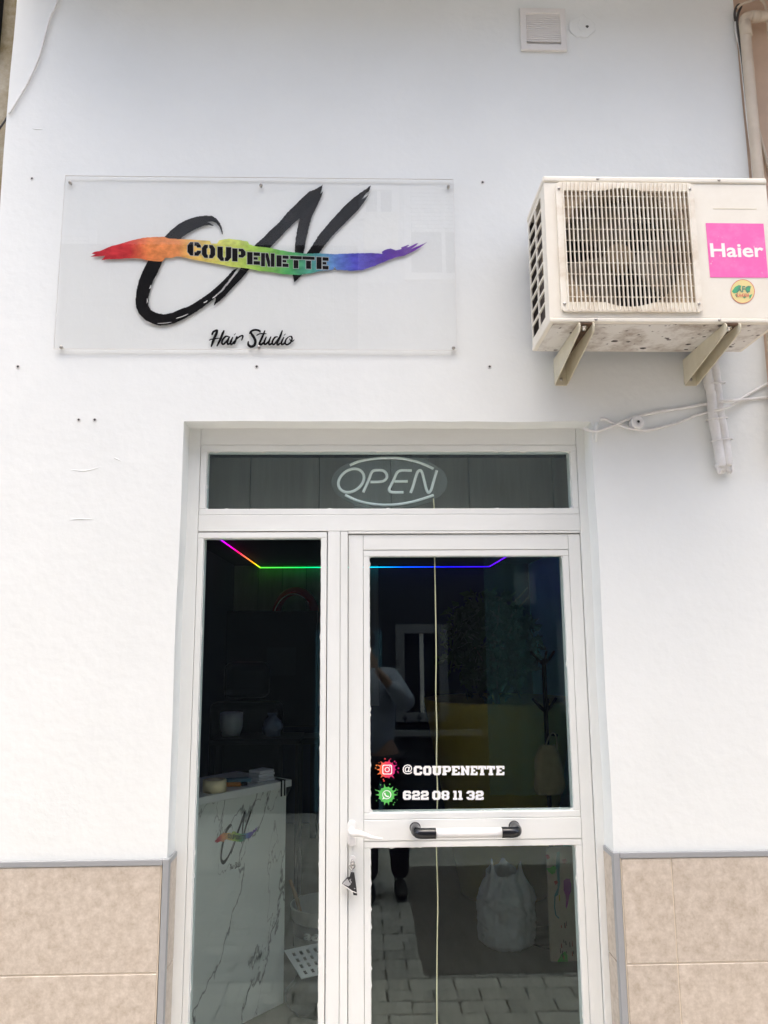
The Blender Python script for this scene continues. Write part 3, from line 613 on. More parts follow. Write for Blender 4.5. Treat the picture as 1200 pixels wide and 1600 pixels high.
for nm, cx, cy, mt, sd in (('photo_app_emblem', 605, 1202.5, 'insta', 3), ('phone_app_emblem', 604, 1242, 'whats_green', 8)):
    p, dr = splat(cx, cy, 11.8, 14, sd); q = MB(); q.flat([p], gl(GS))
    for d in dr: q.flat([d], gl(GS))
    e = q.build(nm, mt, door)
    q = MB()
    if mt == 'insta':
        q.flat([rrect(cx, cy, 7.6, 2.6), list(reversed(rrect(cx, cy, 6.2, 2.0)))], gl(GS-.0003)); q.flat([circ(cx, cy, 4.0), circ(cx, cy, 2.7)], gl(GS-.0003)); q.flat([circ(cx+4.2, cy-4.2, 0.9, 10)], gl(GS-.0003))
    else:
        bub = circ(cx+.3, cy-.3, 7.0, 30); bub = [p for p in bub]; bub[11] = (cx-7.0, cy+7.4)
        q.flat([bub, circ(cx+.3, cy-.3, 5.8, 30)], gl(GS-.0003)); ribbon(q, [(cx-2.6, cy-3.2), (cx-2.6, cy-1.0), (cx-.6, cy+1.6), (cx+1.6, cy+2.6), (cx+3.4, cy+2.4)], 2.0, gl(GS-.0003), 4, (1, 1))
    q.build('emblem_print', 'decal_white', e)
def slabs(word, y0, y1):
    q = MB()
    for ch, x0, x1 in word:
        ax, bx = 580+x0/5.4545, 580+x1/5.4545
        q.flat([[(ax+(bx-ax)*u/10, y1-(y1-y0)*v/10) for u, v in lp] for lp in SLAB[ch]], gl(GS))
    return q
q = slabs([('C',362,436),('O',443,513),('U',520,600),('P',605,680),('E',686,756),('N',761,840),('E',846,907),('T',911,980),('T',984,1056),('E',1064,1135)], 1175+118/5.4545, 1175+198/5.4545)
put_text(q, '@', lambda a, b: P(580+(268+a*84)/5.4545, 1175+(190-b*84)/5.4545, GS), 0.012); q.build('handle_lettering', 'decal_white', door)
q = slabs([('6',270,342),('2',348,416),('2',422,490),('0',520,592),('8',598,666),('1',697,736),('1',741,780),('3',812,883),('2',889,958)], 1175+330/5.4545, 1175+408/5.4545); q.build('phone_number_lettering', 'decal_white', door)

# key with ring and sneaker charm hanging from the lock
ky = empty('key_with_charm', (c2.x, DY-.02, c2.z-.08), 'steel key in the door lock with a tiny black and grey sneaker charm', 'key')
yk = DY-0.020
q = MB(); q.box(c2.x-.0012, c2.x+.0012, yk+.002, DY-.012, c2.z-.006, c2.z+.000)
q.lathe([(.0045, -.001), (.0085, -.001), (.0085, .001), (.0045, .001)], (c2.x+.001, yk, c2.z-.008), 16, 'Y', True); q.build('key', 'steel', ky)
rc = P(549, 1355, yk); q = MB(); q.tube([(rc.x+.0075*cos(a), yk-.001+.002*sin(a), rc.z+.0075*sin(a)) for a in [2*pi*i/20 for i in range(20)]], 0.0009, 6, True); q.build('split_ring', 'chrome', ky)
q = MB()
for i, (a, b) in enumerate(((550.5,1345),(551,1349),(549,1362),(548.5,1366))):
    p = P(a, b, yk-.001); q.tube([(p.x+.003*cos(t), p.y+.002*(i % 2)*sin(t), p.z+.0045*sin(t)) for t in [2*pi*j/12 for j in range(12)]], 0.0007, 5, True)
q.build('chain_link', 'chrome', ky)
SN = lambda pts: [(P(530+x/11.43, 1270+y/11.43, yk).x, P(530+x/11.43, 1270+y/11.43, yk).z) for x, y in pts]
ch = MB().prism([SN([(212,1058),(270,1068),(285,1180),(305,1320),(322,1468),(255,1462),(238,1400),(150,1335),(50,1262),(90,1215),(140,1150),(185,1145)])], yk-.006, yk+.004).build('sneaker_charm', 'charm_black', ky, 0.001)
q = MB(); q.prism([SN([(62,1255),(95,1215),(150,1165),(205,1270),(165,1300)])], yk-.0068, yk-.0062)
ribbon(q, [(120,1185),(150,1240),(185,1262),(215,1240),(190,1200),(215,1180)], 14, lambda x, y: P(530+x/11.43, 1270+y/11.43, yk-.0075), 4); q.flat([[(262,1340),(300,1355),(268,1362)]], lambda x, y: P(530+x/11.43, 1270+y/11.43, yk-.0069)); q.build('toe_panel', 'charm_grey', ch)
q = MB(); q.prism([SN([(55,1272),(62,1262),(150,1322),(240,1385),(310,1410),(312,1425),(235,1398),(140,1335)])], yk-.0072, yk-.0058); q.build('sole_stripe', 'print_white', ch)

# ------------------------------------------------------------------ acrylic sign
sg = empty('acrylic_sign', (-0.36, 0, 2.634), 'clear acrylic salon sign with black brush initials and a rainbow stroke', 'sign')
a, b, c_, d_ = -1.038, 0.324, 2.635, 3.272
MB().box(a, b, -0.0120, -0.0080, c_, d_).build('sheet', 'acrylic', sg, 0.0008, 1)
for (x0_, x1_, z0_, z1_) in ((a, b, d_, d_+.0006), (a, b, c_-.0008, c_), (a-.0005, a, c_, d_), (b, b+.0005, c_, d_)): MB().box(x0_, x1_, -0.0119, -0.0081, z0_, z1_).build('polished_edge', 'vent_white', sg)
build_logo(lambda x, y, k: P(x, y, -0.0068 - k*0.0002), sg)
for (px, py) in ((108,283),(407,287),(701,289),(94,541),(404,541),(709,542)):
    c = P(px, py, -0.02); q = MB(); q.lathe([(0, -.0034), (.0040, -.0032), (.0058, -.0015), (.0060, 0), (.0060, .004), (.0030, .004), (.0030, .0115)], (c.x, -0.0122, c.z), 14, 'Y')
    s = q.build('screw', 'steel', sg); q = MB(); q.box(c.x-.0035, c.x+.0035, -0.0163, -0.0152, c.z-.0006, c.z+.0006); q.build('slot', 'plug', s)

# ------------------------------------------------------------------ vent grille high on the wall
a0 = P(811, 16); a1 = P(887, 82); vx0, vx1, vz0, vz1 = a0.x, a1.x-.004, a1.z, a0.z
vt = empty('vent_grille', ((vx0+vx1)/2, 0, vz0), 'square white louvred vent cover near the top of the wall', 'vent')
fx0, fx1, fz0, fz1 = vx0+.022, vx1-.022, vz0+.024, vz1-.022
q = MB().prism([[(vx0,vz0),(vx1,vz0),(vx1,vz1),(vx0,vz1)], [(fx0,fz0),(fx0,fz1),(fx1,fz1),(fx1,fz0)]], -0.012, -0.0006); q.build('cover', 'vent_white', vt, 0.002)
q = MB().box(fx0, fx1, -0.0012, -0.0004, fz0, fz1); q.build('backing', 'vent_white', vt)
ns = 13; hs = (fz1-fz0-.012)/ns
lm = MB(); lm.add([(0,-.0062,0.0014),(1,-.0062,0.0014),(1,-.0056,hs*0.98),(0,-.0056,hs*0.98),(0,-.003,0.0014),(1,-.003,0.0014),(1,.0,hs*.98),(0,.0,hs*.98)], [(0,1,2,3),(5,4,7,6),(0,4,5,1),(3,2,6,7),(0,3,7,4),(1,5,6,2)])
lm = lm.mesh('louvre', 'vent_white')
for i in range(ns): inst('louvre', lm, Matrix.Translation((fx0, -0.002, fz0+.012+i*hs)) @ Matrix.Diagonal((fx1-fx0, 1, 1, 1)), vt)

# ------------------------------------------------------------------ air conditioner
AY0, AY1 = -0.310, -0.070
AX0, AX1, AZ0, AZ1 = 0.570, 1.276, 2.612, 3.088
ac = empty('air_conditioner', (0.92, -0.19, AZ0), 'cream outdoor air conditioning unit with a round fan behind its grille', 'air conditioner')
af = lambda x, y, Y=AY0: P(x, y, Y)
gp = [af(863,287), af(1079,287), af(1095,489), af(875,489)]
GX0, GX1, GZ0, GZ1 = 0.605, 1.040, 2.640, 3.068
FCX, FCZ, FR = (P(977,387,AY0).x), (P(977,387,AY0).z), 0.197
# casing: front skin with a round opening, right side, back, top lid, bottom pan, left frame
rc_ = [(FCX+FR*1.02*cos(2*pi*i/48), FCZ+FR*1.02*sin(2*pi*i/48)) for i in range(48)]
MB().prism([[(AX0,AZ0+.012),(AX1,AZ0+.012),(AX1,AZ1-.018),(AX0,AZ1-.018)], rc_], AY0, AY0+.004).build('front_panel', 'ac_cream', ac)
MB().box(AX1-.004, AX1, AY0+.0045, AY1, AZ0+.012, AZ1-.018).build('side_panel', 'ac_cream', ac)
MB().box(AX0+.004, AX1-.005, AY1-.004, AY1, AZ0+.012, AZ1-.018).build('coil', 'ac_coil', ac)
lid = MB().box(AX0-.003, AX1+.003, AY0-.004, AY1+.002, AZ1-.0165, AZ1+.004).build('top_lid', 'ac_cream', ac, 0.006, 3)
pan = MB().box(AX0-.002, AX1+.002, AY0-.003, AY1+.002, AZ0-.004, AZ0+.011).build('base_pan', 'ac_cream', ac, 0.004)
und = MB().box(AX0+.012, AX1-.012, AY0+.012, AY1-.008, AZ0-.0055, AZ0-.0035).build('underside', 'ac_under', ac)
for (px, py, r) in ((893,520,.007),(868,547,.006),(960,533,.010),(982,534,.006),(1005,544,.009),(1045,531,.006),(1075,538,.008),(1082,528,.004),(1092,522,.004),(1100,526,.005),(1110,517,.004),(1125,509,.007),(1140,508,.005),(1170,509,.005),(1182,506,.004),(1072,546,.006),(1015,509,.003),(1040,509,.003),(1035,526,.003),(1100,509,.004)):
    d = ray(px, py); t = (AZ0-.0058-H)/d.z; c = CAM+d*t
    if AY0+.01 < c.y < AY1-.01:
        o = []
        for i in range(9): a = 2*pi*i/9; k = r*(1+.5*noise.noise(Vector((px, i*1.7, 0)))); o.append((c.x+k*1.2*cos(a), c.y+k*.8*sin(a), AZ0-.0060))
        MB().add(o, [tuple(range(9))]).build('pan_hole', 'ac_dark', und)
q = MB(); lf = [(AY0+.005,AZ0+.012),(AY1,AZ0+.012),(AY1,AZ1-.018),(AY0+.005,AZ1-.018)]; yo0, yo1, zo0, zo1 = AY0+.052, AY1-.012, AZ0+.035, AZ1-.035
def xprism(loops, x0, x1):
    m_ = MB().prism(loops, 0, 1); m_.v = [Vector((x0+(x1-x0)*v.y, v.x, v.z)) for v in m_.v]; return m_
fl = xprism([lf, [(yo0,zo0),(yo0,zo1),(yo1,zo1),(yo1,zo0)]], AX0, AX0+.004).build('side_frame', 'ac_cream', ac)
nb_ = 9; bz = (zo1-zo0)/nb_
sb = MB().box(-.002, .004, 0, yo1-yo0, -.004, .004).mesh('side_bar', 'ac_cream', 0.001, segs=1)
for i in range(1, nb_): inst('side_bar', sb, Matrix.Translation((AX0, yo0, zo0+bz*i)), fl)
inst('side_bar', MB().box(-.001, .0035, -.006, .006, zo0, zo1).mesh('side_post', 'ac_cream'), Matrix.Translation((AX0, (yo0+yo1)/2-.01, 0)), fl)
MB().box(AX0+.030, AX0+.034, AY0+.05, AY1-.006, AZ0+.02, AZ1-.02).build('side_coil', 'ac_coil', ac)
MB().box(AX0+.006, AX1-.006, AY1-.008, AY1-.0055, AZ0+.013, AZ1-.019).build('back_lining', 'ac_dark', ac)
# fan: shroud, hub and three broad blades
MB().lathe([(FR*1.02, .004), (FR*1.0, .02), (FR*.985, .10), (FR*1.2, .105), (FR*1.2, .107), (FR*.975, .102), (FR*.985, .02), (FR*1.0, .0045)], (FCX, AY0, FCZ), 48, 'Y', True).build('fan_shroud', 'fan_plastic', ac)
fan = MB().lathe([(0, .045), (.030, .046), (.043, .052), (.045, .095), (0, .096)], (FCX, AY0, FCZ), 24, 'Y').build('fan_hub', 'fan_plastic', ac)
for k in range(3):
    q = MB(); n, mm_ = 8, 6; vs_ = []; a0 = radians(100)+k*2*pi/3
    for i in range(n+1):
        for j in range(mm_+1):
            r = .042+(FR*.95-.042)*j/mm_; sw = radians(70+14*j/mm_); a = a0+sw*(i/n-.5)+.25*j/mm_
            vs_.append((FCX+r*cos(a), AY0+.050+.042*(i/n), FCZ+r*sin(a)))
    W_ = mm_+1; q.add(vs_, [(i*W_+j, i*W_+j+1, (i+1)*W_+j+1, (i+1)*W_+j) for i in range(n) for j in range(mm_)], True)
    o = q.build('fan_blade', 'fan_blade', fan); md = o.modifiers.new('thickness', 'SOLIDIFY'); md.thickness = .003
MB().box(FCX-.03, FCX+.03, AY1-.016, AY1-.009, AZ0+.02, AZ1-.02).build('motor_bracket', 'rust', ac)
# grille: frame plate with a window, ribs and wires
wx0, wx1, wz0, wz1 = GX0+.022, GX1-.020, GZ0+.030, GZ1-.028
def bulge(x0, x1, z, sgn):
    out = []; n = 24
    for i in range(n+1):
        x = x0+(x1-x0)*i/n; dx = x-FCX; zz = z
        if abs(dx) < FR: zc = FCZ+sgn*math.sqrt(FR*FR-dx*dx); zz = max(z, zc) if sgn > 0 else min(z, zc)
        out.append((x, zz))
    return out
hole = bulge(wx0, wx1, wz0, -1) + list(reversed(bulge(wx0, wx1, wz1, 1)))
outer = []
for sx, sz, a0 in ((1,1,0), (-1,1,pi/2), (-1,-1,pi), (1,-1,1.5*pi)):
    cx = GX1 if sx > 0 else GX0; cz = GZ1 if sz > 0 else GZ0; r = .014
    for i in range(5): a = a0+pi/2*i/4; outer.append((cx-sx*r+r*cos(a), cz-sz*r+r*sin(a)))
wz_ = [(wx0+.001,wz0+.001),(wx1-.001,wz0+.001),(wx1-.001,wz1-.001),(wx0+.001,wz1-.001)]
MB().prism([[(x, min(max(z, FCZ-FR*1.06), FCZ+FR*1.06)) for x, z in [(wx0-.012,FCZ-1),(wx1+.012,FCZ-1),(wx1+.012,FCZ+1),(wx0-.012,FCZ+1)]], rc_], AY0-.0005, AY0-.0001).build('grimy_surround', 'ac_grime', ac)
gri = MB().prism([outer, hole], AY0-.0075, AY0-.0006).build('front_grille', 'ac_grille', ac, 0.0012, 1)
nr = 31; rm = MB().box(-.0015, .0015, -.0045, .004, GZ0+.004, GZ1-.003).mesh('rib', 'ac_grille')
for i in range(nr): inst('rib', rm, Matrix.Translation((wx0+(wx1-wx0)*i/(nr-1), AY0-.0085, 0)), gri)
wm = MB().tube([(wx0-.004, 0, 0), (wx1+.004, 0, 0)], .0016, 6).mesh('wire', 'ac_grille')
for i in range(10): inst('wire', wm, Matrix.Translation((0, AY0-.0045, wz0+.018+(wz1-wz0-.036)*i/9)), gri)
sm_ = MB().lathe([(0, -.003), (.004, -.0026), (.005, 0)], (0, 0, 0), 10, 'Y').mesh('screw', 'steel')
for (x, z) in ((GX0+.010, GZ1-.022), (GX1-.012, GZ1-.020), (GX0+.010, GZ0+.024), (GX1-.012, GZ0+.026)): inst('screw', sm_, Matrix.Translation((x, AY0-.0078, z)), gri)
for x in (AX0+.17, AX0+.555): inst('screw', sm_, Matrix.Translation((x, AY0-.0043, AZ1-.006)), lid)
for x in (AX0+.14, AX0+.52): inst('screw', sm_, Matrix.Translation((x, AY0-.0033, AZ0+.004)), pan)
MB().box(P(1114,326,AY0).x, P(1182,326,AY0).x, AY0-.0006, AY0+.001, P(1114,326,AY0).z-.0012, P(1114,326,AY0).z+.0012).build('panel_seam', 'bracket', ac)
# pink maker's sticker and round refrigerant sticker
st = MB(); st.flat([[(1102.5,348.5),(1193,349.5),(1200.5,434),(1109.5,433.5)]], lambda x, y: P(x, y, AY0-.0008)); st = st.build('maker_sticker', 'pink', ac)
q = MB(); put_text(q, 'Haier', lambda a, b: P(1108.8+a*83.2+(1-b)*2.0, 402-b*22, AY0-.0013), 0.022); q.build('lettering', 'print_white', st)
cx, cy = 1160.5, 455.3
st = MB(); st.flat([circ(cx, cy, 18.8, 36)], lambda x, y: P(x, y, AY0-.0008)); st = st.build('gas_sticker', 'sticker_yellow', ac)
q = MB(); q.flat([circ(cx, cy, 18.9, 36), circ(cx, cy, 18.0, 36)], lambda x, y: P(x, y, AY0-.0011)); q.build('rim', 'sticker_red', st)
q = MB()
for l in ([(-17,0),(-12,-7),(-6,-10),(-2,-9),(-4,-3),(-8,2),(-14,3)], [(4,-4),(9,-9),(13,-8),(11,0),(7,3)], [(-12,5),(-9,4),(-8,9),(-10,9)], [(10,6),(15,4),(13,9),(11,12)], [(0,8),(4,6),(6,9),(2,11)]):
    q.flat([[(cx+x, cy+y) for x, y in l]], lambda x, y: P(x, y, AY0-.0012))
q.build('map_print', 'sticker_green', st)
q = MB(); put_text(q, 'AFC', lambda a, b: P(cx-9.5+a*21, cy+1.5-b*10, AY0-.0016), 0.03); q.build('lettering', 'sticker_dark', st)
q = MB(); put_text(q, 'RA430A', lambda a, b: P(cx-9.5+a*20, cy+9.0-b*6, AY0-.0016), 0.01); q.build('lettering', 'sticker_red', st)

# brackets under the unit
def bracket(px, label):
    x0 = P(px, 590, -0.02).x; wd = 0.046; zt = AZ0-.0065; zb = 2.512; L0, L1 = -0.002, -0.325
    e = empty('wall_bracket', (x0+wd/2, 0, zb), label, 'bracket', 'brackets carrying the air conditioner')
    prof = [(L0, zt), (L1+.012, zt), (L1+.002, zt-.006), (L1, zt-.016), (L1+.006, zt-.030), (L0-.01, zb+.004), (L0, zb+.004)]
    for xa_ in (x0, x0+wd-.003):
        xprism([prof], xa_, xa_+.003).build('flange', 'bracket', e, 0.0008)
    MB().box(x0+.0032, x0+wd-.0032, L1+.012, L0-.004, zt-.0035, zt).build('web', 'rust', e)
    MB().box(x0+.0032, x0+wd-.0032, -.0035, -.0005, zb, zt-.004).build('wall_plate', 'bracket', e)
    q = MB(); q.lathe([(0, -.012), (.007, -.012), (.007, -.004), (.012, -.004), (.012, 0)], (x0+wd/2, L1+.035, zt-.0036), 6, 'Z'); q.build('bolt', 'chrome', e)
    q = MB(); q.lathe([(0, -.004), (.005, -.003), (.006, 0)], (x0+wd/2, -.0036, zb+.022), 10, 'Y'); q.build('bolt', 'steel', e)
bracket(868, 'cream steel bracket under the grille end of the air conditioner')
bracket(1072, 'cream steel bracket under the pink sticker end of the air conditioner')

# insulated pipes and cables on the wall
ip = empty('insulated_pipes', (1.15, -0.02, 2.16), 'pair of lumpy white insulated pipes ending cut off below the air conditioner', 'pipe')
for pts, r in (([(1103,560),(1106,590),(1112,622),(1114,650),(1121,690),(1127,730)], .0165), ([(1114,556),(1118,588),(1121,612),(1124,645),(1133,690),(1137,728)], .0160)):
    c = crv([P(x, y, -0.018) for x, y in pts], 8); n = len(c)
    MB().tube(c, [r*(1+.10*noise.noise(Vector((i*.45, r*900, 0)))-(.12 if i % 9 == 4 else 0)) for i in range(n)], 14).build('insulation_sleeve', 'insulation', ip)
q = MB()
for k, (x, y) in enumerate(((1116,600),(1119,655),(1127,688))):
    p = P(x+1, y, -0.018); q.tube([(p.x+.036*cos(t), p.y+.019*sin(t), p.z+.004*cos(t)) for t in [2*pi*j/20 for j in range(20)]], 0.0022, 6, True)
q.build('cable_tie', 'cable_white', ip)
p = P(1131, 731, -.018); q = MB()
for i in range(11):
    a = i*.9; xx_ = p.x-.024+.0048*i; q.tube([(xx_, p.y+.004*sin(a), p.z+.012), (xx_+.003*cos(a*2), p.y-.006*sin(a), p.z-.003-.005*((i*7) % 4)), (xx_+.005*cos(a), p.y-.008*sin(a), p.z-.008-.006*((i*5) % 3))], [.008, .005, .002], 6)
q.build('frayed_end', 'insulation', ip)
def cable(pts, r, mt, label, yy=-0.006, name='wall_cable'):
    return tag(MB().tube(crv([P(x, y, (k[0] if k else yy)) for x, y, *k in pts], 8), r, 8).build(name, mt), label, 'cable')
cable([(912,668),(918,672),(934,673),(960,664),(990,652),(1030,643),(1070,637),(1105,631,-.012),(1140,626,-.04),(1170,624),(1215,620),(1330,612)], .0052, 'cable_white', 'white cable rising from the door corner past the pipe to the right edge')
cable([(938,655),(946,655),(956,660),(970,665),(983,669,-.02),(996,671,-.02),(1012,672),(1030,668),(1060,660),(1090,648),(1104,645,-.012),(1130,638,-.045),(1150,629,-.012),(1175,613),(1215,594),(1330,560)], .0050, 'cable_white', 'white painted cable running behind the round insulator and sagging to the pipe')
cable([(93,-12),(86,12),(78,28),(70,58),(60,92),(44,128),(30,152),(14,178)], .0034, 'cable_white', 'thin white cable running down the top left of the wall', -0.005)
cable([(14,178),(7,190),(0,200),(-14,222)], .0034, 'cable_dark', 'short dark cable end crossing the olive wall at the left edge', 0.012)
c = P(991, 664, 0)
ins = empty('round_insulator', (c.x, 0, c.z), 'round white cable insulator with a dark hole, right of the door top', 'insulator')
MB().lathe([(0, -.038), (.004, -.038), (.0045, -.040), (.020, -.041), (.0225, -.038), (.0225, -.031), (.013, -.027), (.013, -.017), (.020, -.012), (.021, -.001), (0, -.001)], (c.x, 0, c.z), 24, 'Y').build('spool', 'insulation', ins)
MB().disc((c.x, -.0416, c.z), .0045, 12).build('bore', 'plug', ins)
# broken corner of the plaster and conduit stub at the door's top right
q = MB(); q.tube([P(933.5, 660, -.004), P(931.5, 668, -.004), P(930.5, 690, -.003)], [.0055, .0065, .004], 8); tag(q.build('plaster_stub', 'wall_white'), 'white painted stub of conduit at the door opening corner', 'conduit')
# downpipe and wires at the neighbour's edge
dp = empty('drain_pipe', (1.46, -.02, 3.1), 'beige plastic drain pipe with an elbow beside the peach wall', 'pipe')
pa = [P(1420,24,-.03), P(1228,25,-.03), P(1185,26,-.03), P(1170,27,-.03), P(1164,30,-.03), P(1163.5,38,-.03), P(1167,80,-.03), P(1176,180,-.03), P(1185,275,-.03), P(1192,350,-.03), P(1205,500,-.03), P(1222,720,-.03)]
MB().tube(crv(pa, 5), .0190, 14).build('pipe', 'pipe_beige', dp)
for k, (a, b) in enumerate((((1185,26),(1172,27)), ((1163.5,36),(1166,58)))):
    MB().tube([P(*a, -.03), P(*b, -.03)], .0212, 14).build('collar', 'pipe_beige', dp)
cable([(1149,32),(1148,18),(1153,8),(1158,10),(1154,20),(1152,34),(1155,60),(1160,95),(1166,150),(1173,215),(1180,290)], .0045, 'cable_dark', 'dark cable knotted at the top right corner of the wall', -.02)
cable([(1153,12),(1160,6),(1172,2),(1184,-3),(1190,0),(1196,10),(1199,30),(1201,60),(1206,160),(1212,300),(1222,560)], .0045, 'pipe_beige', 'beige cable arching over the drain pipe elbow', -.03)
cable([(1182,192,.01),(1188,215,.01),(1195,240,.01),(1203,268,.01),(1230,330,.01),(1330,560,.01)], .006, 'pipe_beige', 'thin beige tube slanting across the peach wall', .01)
cable([(1150,20),(1150,50),(1156,75),(1161,120),(1168,190),(1174,240),(1178,292)], .004, 'cable_white', 'pale cable tucked into the wall joint beside the drain pipe', -.012)

# ------------------------------------------------------------------ inside the salon
RX0, RX1, RY0, RY1, RZ = -1.24, 1.62, 0.285, 4.95, 2.38
def struct(name, mb, m_): return tag(mb.build(name, m_), kind='structure')
struct('interior_floor', MB().box(RX0, RX1, 0.151, RY1, -0.015, 0.002), 'in_floor')
struct('interior_ceiling', MB().box(RX0-.1, RX1+.1, 0.45, RY1+.1, RZ, RZ+.1), 'in_ceiling')
struct('interior_ceiling_front', MB().box(RX0-.1, RX1+.1, 0.281, 0.60, 2.78, 2.88), 'in_ceiling')
struct('interior_wall_left', MB().box(RX0-.1, RX0, RY0, RY1, 0, 2.78), 'in_wall')
struct('interior_wall_right', MB().box(RX1, RX1+.1, RY0, RY1, 0, 2.78), 'in_teal')
struct('interior_wall_back', MB().box(RX0-.1, RX1+.1, RY1, RY1+.1, 0, 2.78), 'in_wall')
for s in (XL-.02, XR):
    pass
# grey boards of the bulkhead seen through the transom
bk = empty('bulkhead', (0.1, 0.50, 2.14), 'grey boarded bulkhead hanging behind the transom glass', 'bulkhead')
x = RX0+.002
while x < RX1-.01:
    wd = min(random.uniform(.22, .34), RX1-.002-x); MB().box(x+.0012, x+wd-.0012, .50, .52+random.uniform(0,.002), 2.13, 2.777).build('board', 'fascia', bk, .002, 1); x += wd
MB().box(RX0+.002, RX1-.002, .485, .499, 2.60, 2.64).build('batten', 'in_black', bk)
# wall panels at the back
pb = empty('wall_cladding', (0, RY1-.02, 0.9), 'tall pale upright panels lining the back wall of the salon', 'cladding')
x = RX0+.002
while x < -0.02:
    MB().box(x+.001, x+.229, RY1-.018, RY1-.002, 1.05, RZ-.003).build('panel', 'in_panel', pb, .002, 1); x += .232
# LED strip round the ceiling edge
led = empty('led_strip', (0.1, 4.9, 2.34), 'thin rainbow LED strip lit along the salon ceiling edge', 'light strip')
lz0, lz1 = 2.348, 2.354; ly = 4.87
rampmat('led_back', [(0.0, (0.10, 1.0, 0.03)), (0.18, (0.0, 1.0, 0.10)), (0.42, (0.0, 0.8, 0.7)), (0.62, (0.0, 0.10, 1.0)), (0.8, (0.005, 0.005, 1.0)), (1.0, (0.04, 0.0, 1.0))], 0, 0.8)
rampmat('led_left', [(0.0, (0.12, 0.0, 1.0)), (0.35, (0.25, 0.0, 0.8)), (0.6, (0.9, 0.0, 0.08)), (0.85, (0.8, 0.25, 0.0)), (1.0, (0.25, 0.9, 0.02))], 1, 0.8)
rampmat('led_right', [(0.0, (0.25, 0.0, 0.9)), (1.0, (0.10, 0.0, 1.0))], 1, 0.8)
MB().box(-0.985, 1.225, ly, ly+.008, lz0, lz1).build('segment', 'led_back', led)
MB().box(-0.985, -0.977, 1.6, ly-.001, lz0, lz1).build('segment', 'led_left', led)
MB().box(1.217, 1.225, 1.6, ly-.001, lz0, lz1).build('segment', 'led_right', led)
# red C sign on the back wall
q = MB(); cc_ = P(462, 965, 4.80); arc = [(cc_.x+.185*cos(a), 4.80, cc_.z+.25*sin(a)) for a in [radians(-10+250*i/30) for i in range(31)]]
rs_ = empty('red_wall_logo', (cc_.x, 4.85, 1.4), 'dark red curved letter logo on the back wall of the salon', 'sign')
q.tube(arc, .042, 10).build('letter_body', 'red_sign', rs_); MB().tube([(p[0]-.02, p[1]-.045, p[2]-.03) for p in arc[6:26]], .006, 6).build('letter_edge', 'counter_white', rs_)
# black styling wall unit, shelf, salon chair
tu = empty('styling_unit', (-0.5, 4.6, 0), 'large black styling unit against the back wall', 'furniture')
a = P(346, 955, 4.6); b = P(496, 1185, 4.6)
MB().box(a.x, b.x, 4.60, 4.70, 0.9, a.z).build('mirror_back', 'in_black', tu, .01); MB().box(a.x-.05, b.x+.05, 4.35, 4.75, .78, .83).build('shelf', 'in_black', tu, .005)
for xx in (a.x, b.x-.05): MB().box(xx, xx+.05, 4.4, 4.7, 0.002, .779).build('leg', 'in_black', tu)
MB().box(a.x+.42, b.x-.2, 4.585, 4.599, 1.35, 1.60).build('screen', 'dark_glass', tu)
sc_ = empty('salon_chair', (-0.80, 2.6, 0), 'black salon chair with rounded headrest behind the counter', 'chair')
cx_, cy_ = -0.80, 2.7
MB().lathe([(0, .004), (.26, .004), (.26, .02), (.05, .05), (.04, .42), (0, .42)], (cx_, cy_, 0), 24).build('pedestal', 'chrome', sc_)
MB().box(cx_-.26, cx_+.26, cy_-.26, cy_+.24, .43, .55).build('seat', 'leather', sc_, .04, 3)
MB().box(cx_-.25, cx_+.25, cy_+.20, cy_+.32, .57, 1.25).build('backrest', 'leather', sc_, .05, 3)
MB().box(cx_-.16, cx_+.16, cy_+.19, cy_+.31, 1.27, 1.52).build('headrest', 'leather', sc_, .06, 3)
for s in (-1, 1): MB().box(cx_+s*.29-.03, cx_+s*.29+.03, cy_-.2, cy_+.2, .68, .73).build('armrest', 'leather', sc_, .015)
pc = P(361, 1150, 2.2); q = MB().lathe([(0, 0), (.05, .004), (.066, .05), (.068, .135), (.064, .135), (.060, .05), (0, .02)], (pc.x, 2.2, pc.z), 24)
